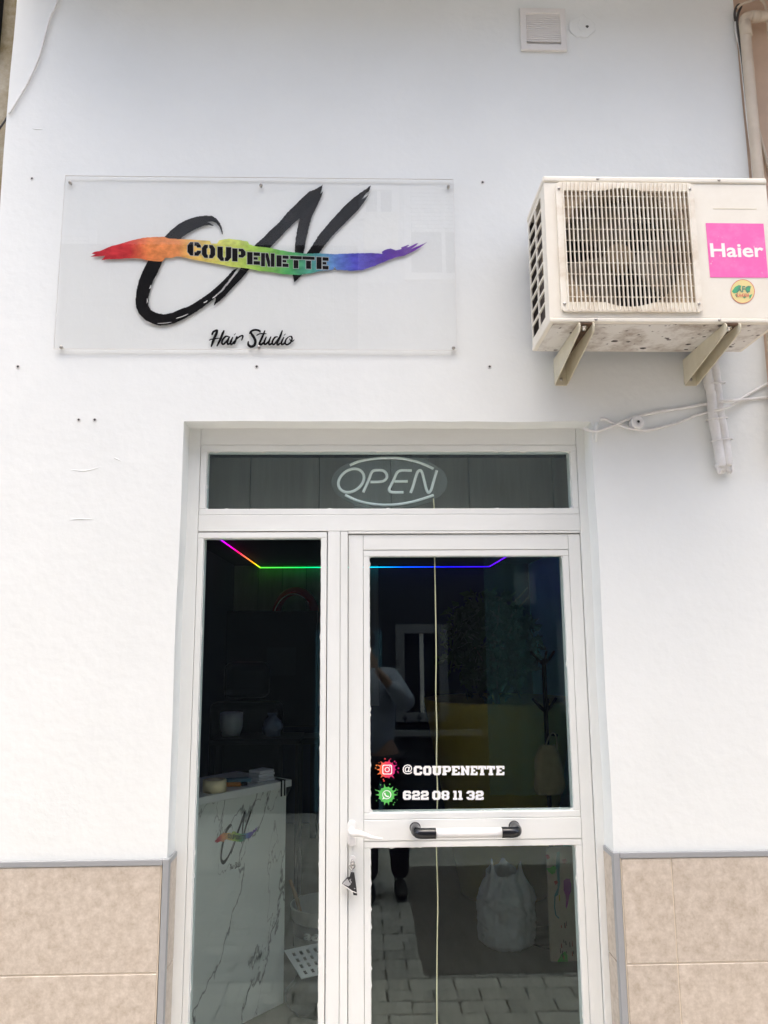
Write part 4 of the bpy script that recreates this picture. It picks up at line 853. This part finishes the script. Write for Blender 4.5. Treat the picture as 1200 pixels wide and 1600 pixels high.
# side trolley that carries the pot and a crumpled bag
tr = empty('side_trolley', (-0.60, 2.2, 0), 'black side trolley behind the counter', 'trolley')
zt_ = pc.z-.002; MB().box(pc.x-.10, pc.x+.42, 2.05, 2.38, zt_-.03, zt_).build('tray', 'in_black', tr, .005)
for xx in (pc.x-.09, pc.x+.39):
    for yy in (2.07, 2.34): MB().box(xx, xx+.02, yy, yy+.02, .002, zt_-.031).build('leg', 'in_black', tr)
tag(q.build('white_pot', 'pot_white'), 'small pale round bottomed pot on the black trolley', 'pot')
def bag_mesh(c, rx, ry, h, seed, prof, n=36, m_=26, amp=.16, rim=None):
    vs_ = []; fs_ = []
    for i in range(m_+1):
        t = i/m_; r = 0
        for (t0, r0), (t1, r1) in zip(prof[:-1], prof[1:]):
            if t0 <= t <= t1: r = r0+(r1-r0)*(t-t0)/(t1-t0)
        for j in range(n):
            a = 2*pi*j/n; k = r*(1+amp*noise.noise(Vector((cos(a)*2.1, sin(a)*2.1, t*3.4+seed)))+amp*.5*noise.noise(Vector((cos(a)*5, sin(a)*5, t*9+seed))))
            if rim: k *= 1+.085*sin(9*a+4*noise.noise(Vector((cos(a), sin(a), t*2))))*max(0, (t-.45)/.55)+.05*noise.noise(Vector((cos(a)*9, sin(a)*9, t*4)))+.035*noise.noise(Vector((cos(a)*7+t*9, sin(a)*7, t*16)))
            vs_.append((c[0]+rx*k*cos(a), c[1]+ry*k*sin(a), c[2]+h*t*(1+.05*noise.noise(Vector((cos(a)*2, sin(a)*2, seed))))+(rim(a)*max(0, (t-.72)/.28)**1.5 if rim else 0)))
    for i in range(m_):
        for j in range(n): j2 = (j+1) % n; fs_.append((i*n+j, i*n+j2, (i+1)*n+j2, (i+1)*n+j))
    fs_.append(tuple(range(n))); return MB().add(vs_, fs_, True)
pc2 = P(425, 1180, 2.2)
tag(bag_mesh((pc2.x, 2.2, zt_+.001), .06, .05, .13, 4.0, [(0,.75),(.3,1),(.6,.8),(.85,.35),(1,.5)], 20, 14, .35).build('crumpled_bag', 'bag_blue'), 'crumpled bluish plastic bag on the black trolley', 'bag')

# reception counter, standing at an angle
A = Vector((-0.722, 0.985, 0)); B = Vector((-0.372, 1.395, 0)); ux = (B-A).normalized(); uy = Vector((-ux.y, ux.x, 0)); CL = (B-A).length
CM = Matrix(((ux.x, uy.x, 0, A.x), (ux.y, uy.y, 0, A.y), (0, 0, 1, 0), (0, 0, 0, 1)))
ct = empty('reception_counter', CM @ Vector((CL/2, .15, 0)), 'white marbled reception counter with the salon logo on its front', 'counter')
MB().box(0, CL, 0.0, .018, .004, .965).xf(CM).build('front_panel', 'marble', ct, .001, 1)
for x0 in (0.001, CL-.019): MB().box(x0, x0+.018, .0185, .36, .004, .965).xf(CM).build('side_panel', 'counter_white', ct)
MB().box(-.02, CL+.012, -.025, .38, .966, .998).xf(CM).build('worktop', 'counter_white', ct, .003)
def onpanel(x, y, k):                     # the sign's logo, squeezed on the counter front
    u = (x-140)/(665-140); v_ = (y-288)/(545-288)
    return CM @ Vector((CL*(0.20+0.47*u), -0.0012-0.0002*k, 0.90-0.245*v_))
lg = empty('counter_logo', CM @ Vector((CL*.4, 0, .65)), parent=ct)
build_logo(onpanel, lg, False)
def ontop(u, v_, z=.9985): return CM @ Vector((CL*u, v_, z))
p = ontop(.24, .035); tp = empty('tape_roll', p, 'wide roll of cream masking tape on the counter end', 'tape')
MB().lathe([(.038, 0), (.052, 0), (.052, .050), (.038, .050)], p, 32, 'Z', True).build('tape', 'tape_cream', tp, 0); MB().lathe([(.0355, 0), (.0378, 0), (.0378, .051), (.0355, .051)], p, 24, 'Z', True).build('core', 'board', tp)
p = ontop(.50, .05); cu_ = empty('utility_knife', p, 'orange and black utility knife lying on the counter', 'knife')
kx = Matrix.Translation(p) @ Matrix.Rotation(radians(10), 4, 'Z')
MB().box(-.055, .02, -.012, .012, 0, .018).xf(kx).build('grip', 'orange_plastic', cu_, .004); MB().box(.0205, .05, -.011, .011, .001, .016).xf(kx).build('cap', 'in_black', cu_, .004)
p = ontop(.66, .13); tag(MB().box(-.06, .06, -.03, .03, 0, .016).xf(Matrix.Translation(p) @ Matrix.Rotation(.3, 4, 'Z')).build('blue_scraper', 'blue_plastic', bevel=.004), 'small blue plastic scraper lying behind the knife', 'scraper')
p = ontop(.62, .02); tag(MB().box(-.05, .03, -.02, .02, 0, .002).xf(Matrix.Translation(p) @ Matrix.Rotation(.9, 4, 'Z')).build('paper_slip', 'paper'), 'white slip of paper lying on the counter edge', 'paper')
p = ontop(.80, .06); q = MB(); tb = empty('paper_stack', p, 'lilac white stack of folded towels on the counter', 'towels')
for i in range(4):
    k = .004*(i % 2); MB().box(-.05+k, .05-k, -.04, .04, .0135*i, .0135*i+.0130).xf(Matrix.Translation(p) @ Matrix.Rotation(.75+.05*i, 4, 'Z')).build('towel', 'paper', tb, .004)
p = ontop(.905, -.0258, .945); tag(MB().add([], []).tube([CM @ Vector((CL*.89, -.028, .93)), CM @ Vector((CL*.89, -.028, 1.002)), CM @ Vector((CL*.90, .03, 1.004))], .004, 6).tube([CM @ Vector((CL*.93, -.028, .93)), CM @ Vector((CL*.93, -.028, 1.002)), CM @ Vector((CL*.92, .03, 1.004))], .004, 6).build('hair_clip', 'in_black'), 'black two pronged clip hooked over the counter edge', 'clip')

# paint bucket, stick, tray and black bag between counter and door
bc = Vector((-0.205, 1.66, .002)); bk_ = empty('paint_bucket', bc, 'white plastic paint bucket with a dark printed label', 'bucket')
bh = P(452, 1412, 1.66).z; R0 = .155
MB().lathe([(0, .004), (R0*.86, .004), (R0*.98, bh-.06), (R0*1.03, bh-.055), (R0*1.03, bh-.01), (R0*1.06, bh-.006), (R0*1.06, bh), (R0*1.0, bh), (R0*.93, bh-.06), (R0*.80, .03), (0, .03)], bc, 40).build('body', 'bucket_white', bk_)
lb = MB().lathe([(R0*.905, bh*.38), (R0*.979, bh-.066), (R0*.982, bh-.066), (R0*.908, bh*.38)], bc, 40, 'Z', True).build('label', 'bucket_label', bk_)
q = MB(); aw = radians(95)
def oncan(a, b): t = -pi/2 - 0.62 + a*aw*.92; zz = bh-.128+b*.046; rr = R0*(.906+.073*(zz-bh*.38)/(bh*.62-.066))+.0032; return Vector((bc.x+rr*cos(t), bc.y+rr*sin(t), zz+bc.z))
put_text(q, 'adeco', oncan, 0.03, 0.25); q.build('lettering', 'print_white', lb)
tag(MB().tube([bc+Vector((-.10,-.05,bh-.07)), bc+Vector((-.125,-.06,bh+.03)), bc+Vector((-.16,-.07,bh+.13))], [.011,.010,.008], 8).build('paint_stick', 'wood'), 'wooden stirring stick leaning in the paint bucket', 'stick')
# black refuse bag with the paint grid on it
bb = Vector((-0.215, 1.33, .002)); tag(bag_mesh(bb, .13, .12, .18, 11.0, [(0,.75),(.15,1),(.5,1.0),(.8,.8),(1,.25)], 32, 20, .22).build('black_bag', 'bag_black'), 'black plastic bag on the floor in front of the paint bucket', 'bag')
gt = empty('paint_grid', (-0.2, 1.4, .2), 'white slotted paint roller grid lying on the black bag', 'paint grid')
gx = Matrix.Translation((-0.235, 1.36, .195)) @ Matrix.Rotation(radians(28), 4, 'Z') @ Matrix.Rotation(radians(14), 4, 'X')
holes = []
for i in range(7):
    for j in range(4): x0 = -.075+i*.036; y0 = -.082+j*.045; holes.append([(x0, y0), (x0+.016, y0), (x0+.016, y0+.030), (x0, y0+.030)])
q = MB(); q.prism([[(-.10,-.10),(.20,-.10),(.20,.11),(-.10,.11)]] + [list(reversed(h)) for h in holes], 0, .005); q.v = [Vector((v.x, v.z, v.y)) for v in q.v]; q.xf(gx).build('grid_plate', 'counter_white', gt)

# planter with leafy plant
pl = empty('planter', (0.75, 2.9, 0), 'big tapered mustard planter holding a dense dark plant', 'planter')
py_ = 2.95; a = P(663, 1092, py_); b = P(893, 1092, py_); pr = (b.x-a.x)/2; pcx = (a.x+b.x)/2; phh = a.z
MB().lathe([(0, .004), (pr*.56, .004), (pr*.98, phh-.06), (pr, phh-.02), (pr, phh), (pr*.93, phh), (pr*.90, phh-.08)], (pcx, py_, 0), 48).build('pot', 'mustard', pl)
MB().lathe([(0, phh-.07), (pr*.905, phh-.075)], (pcx, py_, 0), 32).build('soil', 'soil', pl)
q = MB(); q.tube(crv([(pcx, py_, phh-.1), (pcx-.03, py_, phh+.3), (pcx+.02, py_, phh+.7)], 5), .02, 8)
rnd = random.Random(5)
for i in range(7):
    a_ = rnd.random()*6.28; q.tube([(pcx, py_, phh+.1+.07*i), (pcx+.25*cos(a_), py_+.25*sin(a_), phh+.35+.07*i)], [.010, .004], 6)
q.build('stem', 'bark', pl)
q = MB()
for i in range(1500):
    d_ = Vector((rnd.gauss(0, 1), rnd.gauss(0, 1), rnd.gauss(0, 1))).normalized()*rnd.uniform(.3, 1)**.6
    c = Vector((pcx-.04+d_.x*.34, py_+d_.y*.30, phh+.38+d_.z*.38)); ax = Vector((rnd.gauss(0,1), rnd.gauss(0,1), rnd.gauss(-.4,1))).normalized(); s_ = ax.orthogonal().normalized(); s_ = Matrix.Rotation(rnd.random()*6.28, 3, ax) @ s_
    l_ = rnd.uniform(.05, .11); wd = l_*.24; q.add([c, c+ax*l_*.45+s_*wd, c+ax*l_, c+ax*l_*.45-s_*wd], [(0,1,2,3)])
tag(q.build('foliage', 'leaf', pl), kind='stuff')

# coat rack with a tote bag
ry_ = 2.1; c0 = P(849, 1030, ry_); c1 = P(859, 1262, ry_); rx_ = c1.x
ck = empty('coat_stand', (rx_, ry_, 0), 'black tree shaped coat stand behind the door glass', 'coat stand')
MB().tube([(rx_-.002, ry_, .02), (rx_, ry_, c0.z)], .0135, 10).build('pole', 'rack_black', ck)
MB().lathe([(0, .004), (.16, .004), (.16, .018), (.02, .03), (0, .03)], (rx_, ry_, 0), 24).build('base', 'rack_black', ck)
for zc in (c0.z-.03, P(852, 1112, ry_).z):
    for a_ in (radians(20), radians(160), radians(270)):
        MB().tube(crv([(rx_, ry_, zc), (rx_+.035*cos(a_), ry_+.035*sin(a_), zc+.03), (rx_+.075*cos(a_), ry_+.075*sin(a_), zc+.075)], 4), [.010]*5+[.008]*4, 8).build('hook', 'rack_black', ck)
tz = P(850, 1165, ry_).z
MB().tube(crv([(rx_+.012, ry_-.03, tz+.07), (rx_+.05, ry_-.05, tz+.06)], 4), .008, 8).build('hook', 'rack_black', ck)
tb_ = bag_mesh((rx_-.012, ry_-.06, tz-.26), .085, .035, .27, 2.0, [(0,.85),(.15,1.0),(.5,1.0),(.8,.85),(1,.5)], 28, 18, .16)
te = empty('tote_bag', (rx_, ry_-.06, tz-.26), 'slouchy beige cloth bag hanging from the coat stand', 'bag')
tb_.build('bag_body', 'tote', te); MB().tube(crv([(rx_-.03, ry_-.06, tz-.01), (rx_+.01, ry_-.05, tz+.07), (rx_+.04, ry_-.05, tz+.065), (rx_+.045, ry_-.06, tz-.02)], 5), .005, 6).build('strap', 'tote', te)

# translucent teal sheet added to lighten the area behind the coat stand
def sheetmat():
    m = bpy.data.materials.new('lightening_sheet'); m.use_nodes = True; N = m.node_tree.nodes; L = m.node_tree.links; N.remove(N['Principled BSDF'])
    t = N.new('ShaderNodeBsdfTransparent'); d = N.new('ShaderNodeBsdfDiffuse'); d.inputs[0].default_value = (0.20, 0.56, 0.54, 1); x = N.new('ShaderNodeMixShader'); x.inputs[0].default_value = 0.27
    L.new(t.outputs[0], x.inputs[1]); L.new(d.outputs[0], x.inputs[2]); L.new(x.outputs[0], N['Material Output'].inputs[0]); MATS['lightening_sheet'] = m
sheetmat()
sx0, sx1 = P(762, 1100, 2.38).x, RX1-.01; q = MB(); n = 40; vs_ = []
for i in range(n+1):
    t = i/n; x = sx0+(sx1-sx0)*t; yv = 2.38+.018*sin(t*19)+.010*sin(t*43+1)
    vs_ += [(x, yv+.01*sin(t*11), .72), (x, yv, 1.6), (x, yv, 2.375)]
q.add(vs_, [f for i in range(n) for f in ((3*i, 3*i+3, 3*i+4, 3*i+1), (3*i+1, 3*i+4, 3*i+5, 3*i+2))], True)
tag(q.build('lightening_sheet', 'lightening_sheet'), 'thin translucent teal sheet added to lighten the area behind the coat stand', 'sheet')

# white rubbish sack and paint-splashed board
sy_ = 2.05; sa = P(748, 1450, sy_); sb_ = P(835, 1450, sy_); scx = (sa.x+sb_.x)/2; sr = (sb_.x-sa.x)/2*1.02; sh = P(790, 1368, sy_).z
sk_ = empty('rubbish_sack', (scx, sy_, 0), 'full white plastic rubbish sack with tied handles', 'sack')
def peaks(a):
    d = lambda c_, w_: math.exp(-(((a-c_+pi) % (2*pi)-pi)/w_)**2)
    return 0.10*d(pi*1.16, .24)+.07*d(-.40, .60)+.06*d(pi*.5, .6)+.04*d(pi*.85, .3)
bag_mesh((scx, sy_, .003), sr, sr*.9, sh*1.02, 6.0, [(0,.80),(.06,.93),(.3,.97),(.6,1.0),(.74,.97),(.84,.80),(.92,.62),(1,.56)], 110, 80, .13, peaks).build('sack_body', 'sack', sk_)
by_ = 1.80; a = P(861, 1506, by_); bt = P(851, 1324, by_); bx0, bx1 = a.x, a.x+.42
bd = empty('painted_board', (a.x+.2, by_, 0), 'beige board splashed with green, teal and magenta paint', 'board')
r_ = .02; MB().prism([[(bx0,.003),(bx1,.003),(bx1,bt.z),(bx0+r_,bt.z),(bx0+.006,bt.z-.006),(bx0,bt.z-r_)]], by_, by_+.02).build('panel', 'board', bd, .002)
def splash(pts, m_, k=0): q = MB(); q.flat([[(820+x/7.27, 1310+y/7.27) for x, y in pts]], lambda x, y: P(x, y, by_-.0012-.0003*k)); q.build('paint_splash', m_, bd)
splash([(440,480),(470,455),(510,460),(528,520),(525,600),(505,650),(495,730),(478,800),(465,780),(470,700),(460,640),(440,590)], 'paint_magenta')
splash([(245,340),(290,330),(330,310),(360,330),(345,390),(310,410),(270,380)], 'paint_green'); splash([(310,1450),(370,1400),(410,1320),(460,1280),(485,1330),(490,1420),(440,1450)], 'paint_green')
splash([(360,160),(395,150),(400,260),(395,400),(400,520),(380,640),(350,660),(345,780),(360,870),(395,905),(380,912),(345,870),(332,780),(335,650),(372,560),(365,400),(352,300)], 'paint_teal', 1)
splash([(425,240),(465,230),(480,265),(450,290),(425,270)], 'paint_red', 2); splash([(330,490),(365,475),(380,500),(350,530)], 'paint_red', 2); splash([(235,195),(265,180),(290,220),(255,240)], 'paint_red')
splash([(385,650),(400,640),(402,700),(390,720)], 'paint_yellow', 2)
rn = random.Random(3)
for i in range(16):
    x = rn.uniform(390, 590); y = rn.uniform(930, 1330); l_ = rn.uniform(20, 70); w_ = rn.uniform(4, 9); splash([(x, y), (x+w_, y+4), (x+w_*.8+8, y+l_), (x+4, y+l_)], rn.choice(('paint_black', 'paint_red', 'paint_black')), 1)

# open sign hung in the transom
os_ = empty('open_sign', P(608, 792, .16), 'oval unlit neon style OPEN sign hung behind the transom glass', 'sign')
YN = 0.168; zo = lambda x, y, Y=YN: P(510+x/6, 700+y/6, Y)
MB().prism([[(zo(592+548*cos(t), 318-258*sin(t)).x, zo(592+548*cos(t), 318-258*sin(t)).z) for t in [2*pi*i/56 for i in range(56)]]], YN+.004, YN+.010).build('backing', 'clear_acrylic', os_)
def ntube(pts, closed=False, per=6):
    c = crv([zo(x, y) for x, y in (pts+[pts[0]] if closed else pts)], per); c = c[:-1] if closed else c
    return MB().tube(c, .0050, 10, closed).build('neon_tube', 'neon_off', os_)
def ell(cx, cy, ra, rb, rot, n=22): return [(cx+ra*cos(t)*cos(rot)-rb*sin(t)*sin(rot), cy+ra*cos(t)*sin(rot)+rb*sin(t)*cos(rot)) for t in [2*pi*i/n for i in range(n)]]
ntube(ell(232, 305, 130, 98, -.62), True, 3)
ntube([(345,415),(372,355),(400,290),(418,240),(440,213),(480,208),(530,212),(562,240),(565,280),(535,310),(480,318),(412,318)])
ntube([(800,212),(740,210),(690,213),(660,235),(635,290),(605,350),(588,385),(598,408),(640,416),(722,416)]); ntube([(638,313),(700,313),(762,313)])
ntube([(790,420),(812,360),(835,280),(855,225),(880,210),(898,235),(920,320),(938,390),(958,418),(980,395),(1000,330),(1035,210)])
ntube([(220,162),(300,128),(420,103),(560,93),(700,97),(830,124),(930,160),(1005,195)]); ntube([(175,440),(280,490),(400,520),(560,535),(720,522),(860,490),(1005,442)])
for (x0, y0, x1, y1) in ((800,38,960,140), (255,480,420,585)):
    a = zo(x0, y0); b = zo(x1, y1); MB().box(a.x, b.x, YN-.004, YN+.003, b.z, a.z).xf(Matrix.Identity(4)).build('hanging_clip', 'clear_acrylic', os_, .002)
cb = [P(677, 779, YN+.005), P(678.5, 800, .17), P(679, 868, .165), P(680, 920, .166), P(681, 980, .168), P(681.5, 1030, .168), P(681, 1080, .167), P(682.5, 1140, .168), P(682, 1190, .168), P(683.5, 1230, .168), P(683, 1270, .168), P(682, 1330, .168), P(684, 1400, .17), P(683, 1480, .17), P(682.5, 1540, .17), P(683, 1610, .17), P(683, 1610, .17)+Vector((.002, .01, -.25)), P(683, 1610, .17)+Vector((.0, .03, .02-P(683, 1610, .17).z)), P(683, 1610, .17)+Vector((.12, .10, .006-P(683, 1610, .17).z))]
tag(MB().tube(crv(cb, 5), .0021, 6).build('sign_cord', 'tape_cream'), 'thin cream cord hanging from the open sign behind the door glass', 'cord')

# ------------------------------------------------------------------ the house across the lane (seen mirrored in the glass)
def Mr(x, y, gy): v = P(x, y, 2*gy+W_OPP); return Vector((v.x, -W_OPP, v.z))
op = empty('opposite_house', (0, -W_OPP, 0), 'pale plastered house across the lane with a dark stone base', 'building')
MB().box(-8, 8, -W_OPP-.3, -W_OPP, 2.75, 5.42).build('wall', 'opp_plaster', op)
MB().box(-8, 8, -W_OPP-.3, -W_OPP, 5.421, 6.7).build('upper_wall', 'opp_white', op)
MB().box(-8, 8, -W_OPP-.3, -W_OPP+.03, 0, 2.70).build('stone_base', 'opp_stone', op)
MB().box(-8, 8, -W_OPP-.3, -W_OPP+.07, 2.701, 2.749).build('string_course', 'opp_trim', op)
MB().box(-8, 8, -W_OPP-.3, -W_OPP+.25, 6.701, 6.80).build('cornice', 'opp_trim', op)
def window(x0, x1, z0, z1, yb, shut=0.0, sm='shutter', tw=.08):
    e = empty('window', ((x0+x1)/2, yb, z0), parent=op)
    MB().box(x0, x1, yb+.001, yb+.012, z0, z1).build('pane', 'dark_glass', e)
    MB().prism([[(x0-tw,z0-tw),(x1+tw,z0-tw),(x1+tw,z1+tw),(x0-tw,z1+tw)], [(x0,z0),(x0,z1),(x1,z1),(x1,z0)]], yb+.001, yb+.05).build('frame', 'opp_trim' if sm != 'shutter' else 'shutter', e, .006, 1)
    MB().box((x0+x1)/2-.02, (x0+x1)/2+.02, yb+.013, yb+.035, z0+.001, z1-.001).build('glazing_bar', 'shutter', e)
    if shut:
        n = max(3, int((z1-z0)*shut/.045)); h = (z1-z0)*shut/n; me = MB().box(0, x1-x0-.01, 0, .010, 0, h-.006).mesh('slat', sm, .003, segs=1)
        for i in range(n): inst('slat', me, Matrix.Translation((x0+.005, yb+.037, z1-h*(i+1))), e)
    return e
a = Mr(641, 297, -.02); b = Mr(745, 428, -.02); window(a.x, b.x, b.z, a.z, -W_OPP, .52)
a = Mr(572, 299, -.02); b = Mr(612, 334, -.02); window(a.x, b.x, b.z, a.z, -W_OPP)
a = Mr(568, 338, -.02); b = Mr(622, 398, -.02); MB().box(a.x, b.x, -W_OPP+.001, -W_OPP+.12, b.z, a.z).build('balcony_screen', 'cream_blind', op, .01)
a = Mr(40, 405, -.02); b = Mr(560, 585, -.02)
for i in range(14): x_ = a.x+(b.x-a.x)*i/14; MB().box(x_+.003, x_+(b.x-a.x)/14-.003, -W_OPP+.002, -W_OPP+.35, b.z, a.z).build('dark_reflect_board', 'opp_reflect_dark', op)  # dark boards added so the sign's lower left reflects little light
for cxw in (-3.4, -5.6, 3.6, 5.6): window(cxw-.5, cxw+.5, 4.6, 5.9, -W_OPP, .6)
a = Mr(631, 990, .12); b = Mr(686, 1112, .12); wb = window(a.x, b.x, b.z, a.z, -W_OPP+.03, 0, 'x', .09)
q = MB()
for i in range(7):
    x = a.x-.15+i*(b.x-a.x+.5)/6; q.box(x-.008, x+.008, -W_OPP+.14, -W_OPP+.156, b.z-.16, b.z-.03); q.lathe([(0,.03),(.018,0),(.03,-.02),(0,-.03)], (x, -W_OPP+.148, b.z-.03), 6)
q.box(a.x-.2, b.x+.4, -W_OPP+.142, -W_OPP+.154, b.z-.13, b.z-.115); q.build('railing', 'iron', op)
MB().box(a.x-.2, b.x+.4, -W_OPP+.031, -W_OPP+.20, b.z-.21, b.z-.165).build('sill', 'opp_trim', op)
a = Mr(882, 985, .12); b = Mr(960, 1095, .12); window(a.x, b.x, b.z, a.z, -W_OPP+.03, 0, 'x', .10)
a = Mr(800, 897, .12); b = Mr(833, 945, .12); MB().box(a.x, b.x, -W_OPP+.031, -W_OPP+.12, b.z, a.z).build('meter_box', 'opp_trim', op, .01)
a = Mr(570, 985, .12); b = Mr(598, 1240, .12); MB().box(a.x-.5, b.x, -W_OPP+.031, -W_OPP+.06, .01, a.z).build('door', 'blue_plastic', op, .01)
a = Mr(780, 753, .12); b = Mr(791, 775, .12); MB().box(a.x, b.x, -W_OPP+.001, -W_OPP+.10, b.z, a.z).build('wall_lamp', 'lamp_grey', op, .01)

# ------------------------------------------------------------------ the photographer, seen mirrored in the door
def skin_obj(name, verts, edges, radii, root, m_, parent, sub=2):
    me = bpy.data.meshes.new(name); me.from_pydata([Vector(v) for v in verts], edges, []); me.materials.append(MATS[m_])
    o = reg(bpy.data.objects.new(name, me), Matrix.Identity(4), parent)
    md = o.modifiers.new('skin', 'SKIN'); md.use_smooth_shade = True
    for i, r in enumerate(radii):
        sv = me.skin_vertices[0].data[i]; sv.radius = r if isinstance(r, tuple) else (r, r); sv.use_root = (i == root)
    s_ = o.modifiers.new('sub', 'SUBSURF'); s_.levels = sub; s_.render_levels = sub; return o
pe = empty('person', (0.12, -2.72, 0), 'person in a pale jacket and black trousers photographing, mirrored in the door glass', 'person')
SH_R, EL_R, WR_R = (.20,-2.78,1.40), (.315,-2.66,1.20), (.085,-2.585,1.47)
SH_L, EL_L, WR_L = (-.16,-2.78,1.40), (-.27,-2.66,1.22), (-.07,-2.585,1.47)
V_ = [(.11,-2.76,.93), (.08,-2.78,1.12), (.03,-2.80,1.32), (.01,-2.80,1.45), (-.005,-2.79,1.53), (-.01,-2.785,1.62), (-.01,-2.785,1.70), SH_R, EL_R, WR_R, SH_L, EL_L, WR_L,
      (.20,-2.74,.86), (.235,-2.70,.48), (.245,-2.72,.10), (.02,-2.75,.86), (.03,-2.69,.48), (.035,-2.66,.10)]
E_ = [(0,1),(1,2),(2,3),(3,4),(4,5),(5,6),(2,7),(7,8),(8,9),(2,10),(10,11),(11,12),(0,13),(13,14),(14,15),(0,16),(16,17),(17,18)]
R_ = [(.10,.075),(.095,.075),(.105,.075),(.055,.055),(.062,.075),(.075,.095),(.055,.07),.055,.042,.027,.055,.042,.027,.08,.055,.038,.08,.055,.038]
skin_obj('body', V_, E_, R_, 0, 'skin', pe)
skin_obj('jacket', [(.108,-2.762,.84),(.08,-2.78,1.12),(.03,-2.80,1.33),(.015,-2.80,1.42),SH_R,EL_R,(.17,-2.615,1.38),SH_L,EL_L,(-.15,-2.615,1.38)], [(0,1),(1,2),(2,3),(2,4),(4,5),(5,6),(2,7),(7,8),(8,9)],
         [(.175,.13),(.165,.125),(.175,.13),(.08,.075),.078,.072,.055,.078,.072,.055], 0, 'jacket', pe)
skin_obj('trousers', [(.11,-2.76,.90),(.20,-2.74,.82),(.235,-2.70,.48),(.245,-2.715,.085),(.02,-2.75,.82),(.03,-2.69,.48),(.035,-2.655,.085)], [(0,1),(1,2),(2,3),(0,4),(4,5),(5,6)], [(.155,.115),.100,.078,.066,.100,.078,.066], 0, 'trousers', pe)
for (x, y) in ((.245,-2.72), (.035,-2.66)):
    skin_obj('shoe', [(x,y-.05,.05),(x,y+.02,.055),(x,y+.11,.042),(x+.005,y+.19,.034)], [(0,1),(1,2),(2,3)], [(.045,.045),(.048,.05),(.050,.038),(.036,.028)], 0, 'shoe', pe)
q = MB(); vs_ = []; fs_ = []; n, m_ = 18, 10
for i in range(m_+1):
    ph = pi*.62*i/m_
    for j in range(n): a = 2*pi*j/n; vs_.append((-.01+.098*sin(ph)*cos(a), -2.800+.112*sin(ph)*sin(a)-.012, 1.655+.115*cos(ph)))
for i in range(m_):
    for j in range(n): fs_.append((i*n+j, i*n+(j+1) % n, (i+1)*n+(j+1) % n, (i+1)*n+j))
q.add(vs_, fs_, True).build('hair', 'hair', pe)
q = MB()
for s in (-1, 1): q.lathe([(0,-.009),(.008,-.006),(.010,0),(.008,.006),(0,.009)], (-.01+s*.032, -2.697, 1.625), 10, 'Y')
q.build('eye', 'in_black', pe)
MB().tube([(-.01,-2.692,1.63),(-.01,-2.672,1.595),(-.01,-2.685,1.585)], [.008,.014,.010], 8).build('nose', 'skin', pe)
MB().tube([(-.034,-2.690,1.555),(-.01,-2.682,1.552),(.014,-2.690,1.555)], [.003,.006,.003], 6).build('mouth', 'red_sign', pe)
for s, wr in ((1, WR_R), (-1, WR_L)):
    wv = Vector(wr); pal = wv+Vector((-s*.025, .025, .075))
    hv = [tuple(wv), tuple((wv+pal)/2), tuple(pal)]; he = [(0,1),(1,2)]; hr = [.026, (.034,.020), (.036,.018)]
    for k in range(4):
        b_ = pal+Vector((-s*.004, .004+.006*k, .022-.018*k)); t1 = b_+Vector((-s*.030, .006, .012)); t2 = t1+Vector((-s*.020, .012, -.004)); i0 = len(hv)
        hv += [tuple(b_), tuple(t1), tuple(t2)]; he += [(2, i0), (i0, i0+1), (i0+1, i0+2)]; hr += [.010, .009, .0075]
    t0 = (wv+pal)/2+Vector((-s*.028, .012, .006)); i0 = len(hv); hv += [tuple(t0), tuple(t0+Vector((-s*.022, .006, .022)))]; he += [(1, i0), (i0, i0+1)]; hr += [.011, .009]
    skin_obj('hand', hv, he, hr, 0, 'skin', pe)
ph_ = empty('phone', (0, -2.56, 1.58), 'black phone held up at eye level in both hands', 'phone')
MB().box(-.037, .037, -2.562, -2.554, 1.575, 1.715).build('case', 'in_black', ph_, .003); MB().lathe([(0,-.001),(.006,-.001),(.008,.003),(0,.004)], (.0, -2.551, 1.69), 14, 'Y').build('lens', 'dark_glass', ph_)
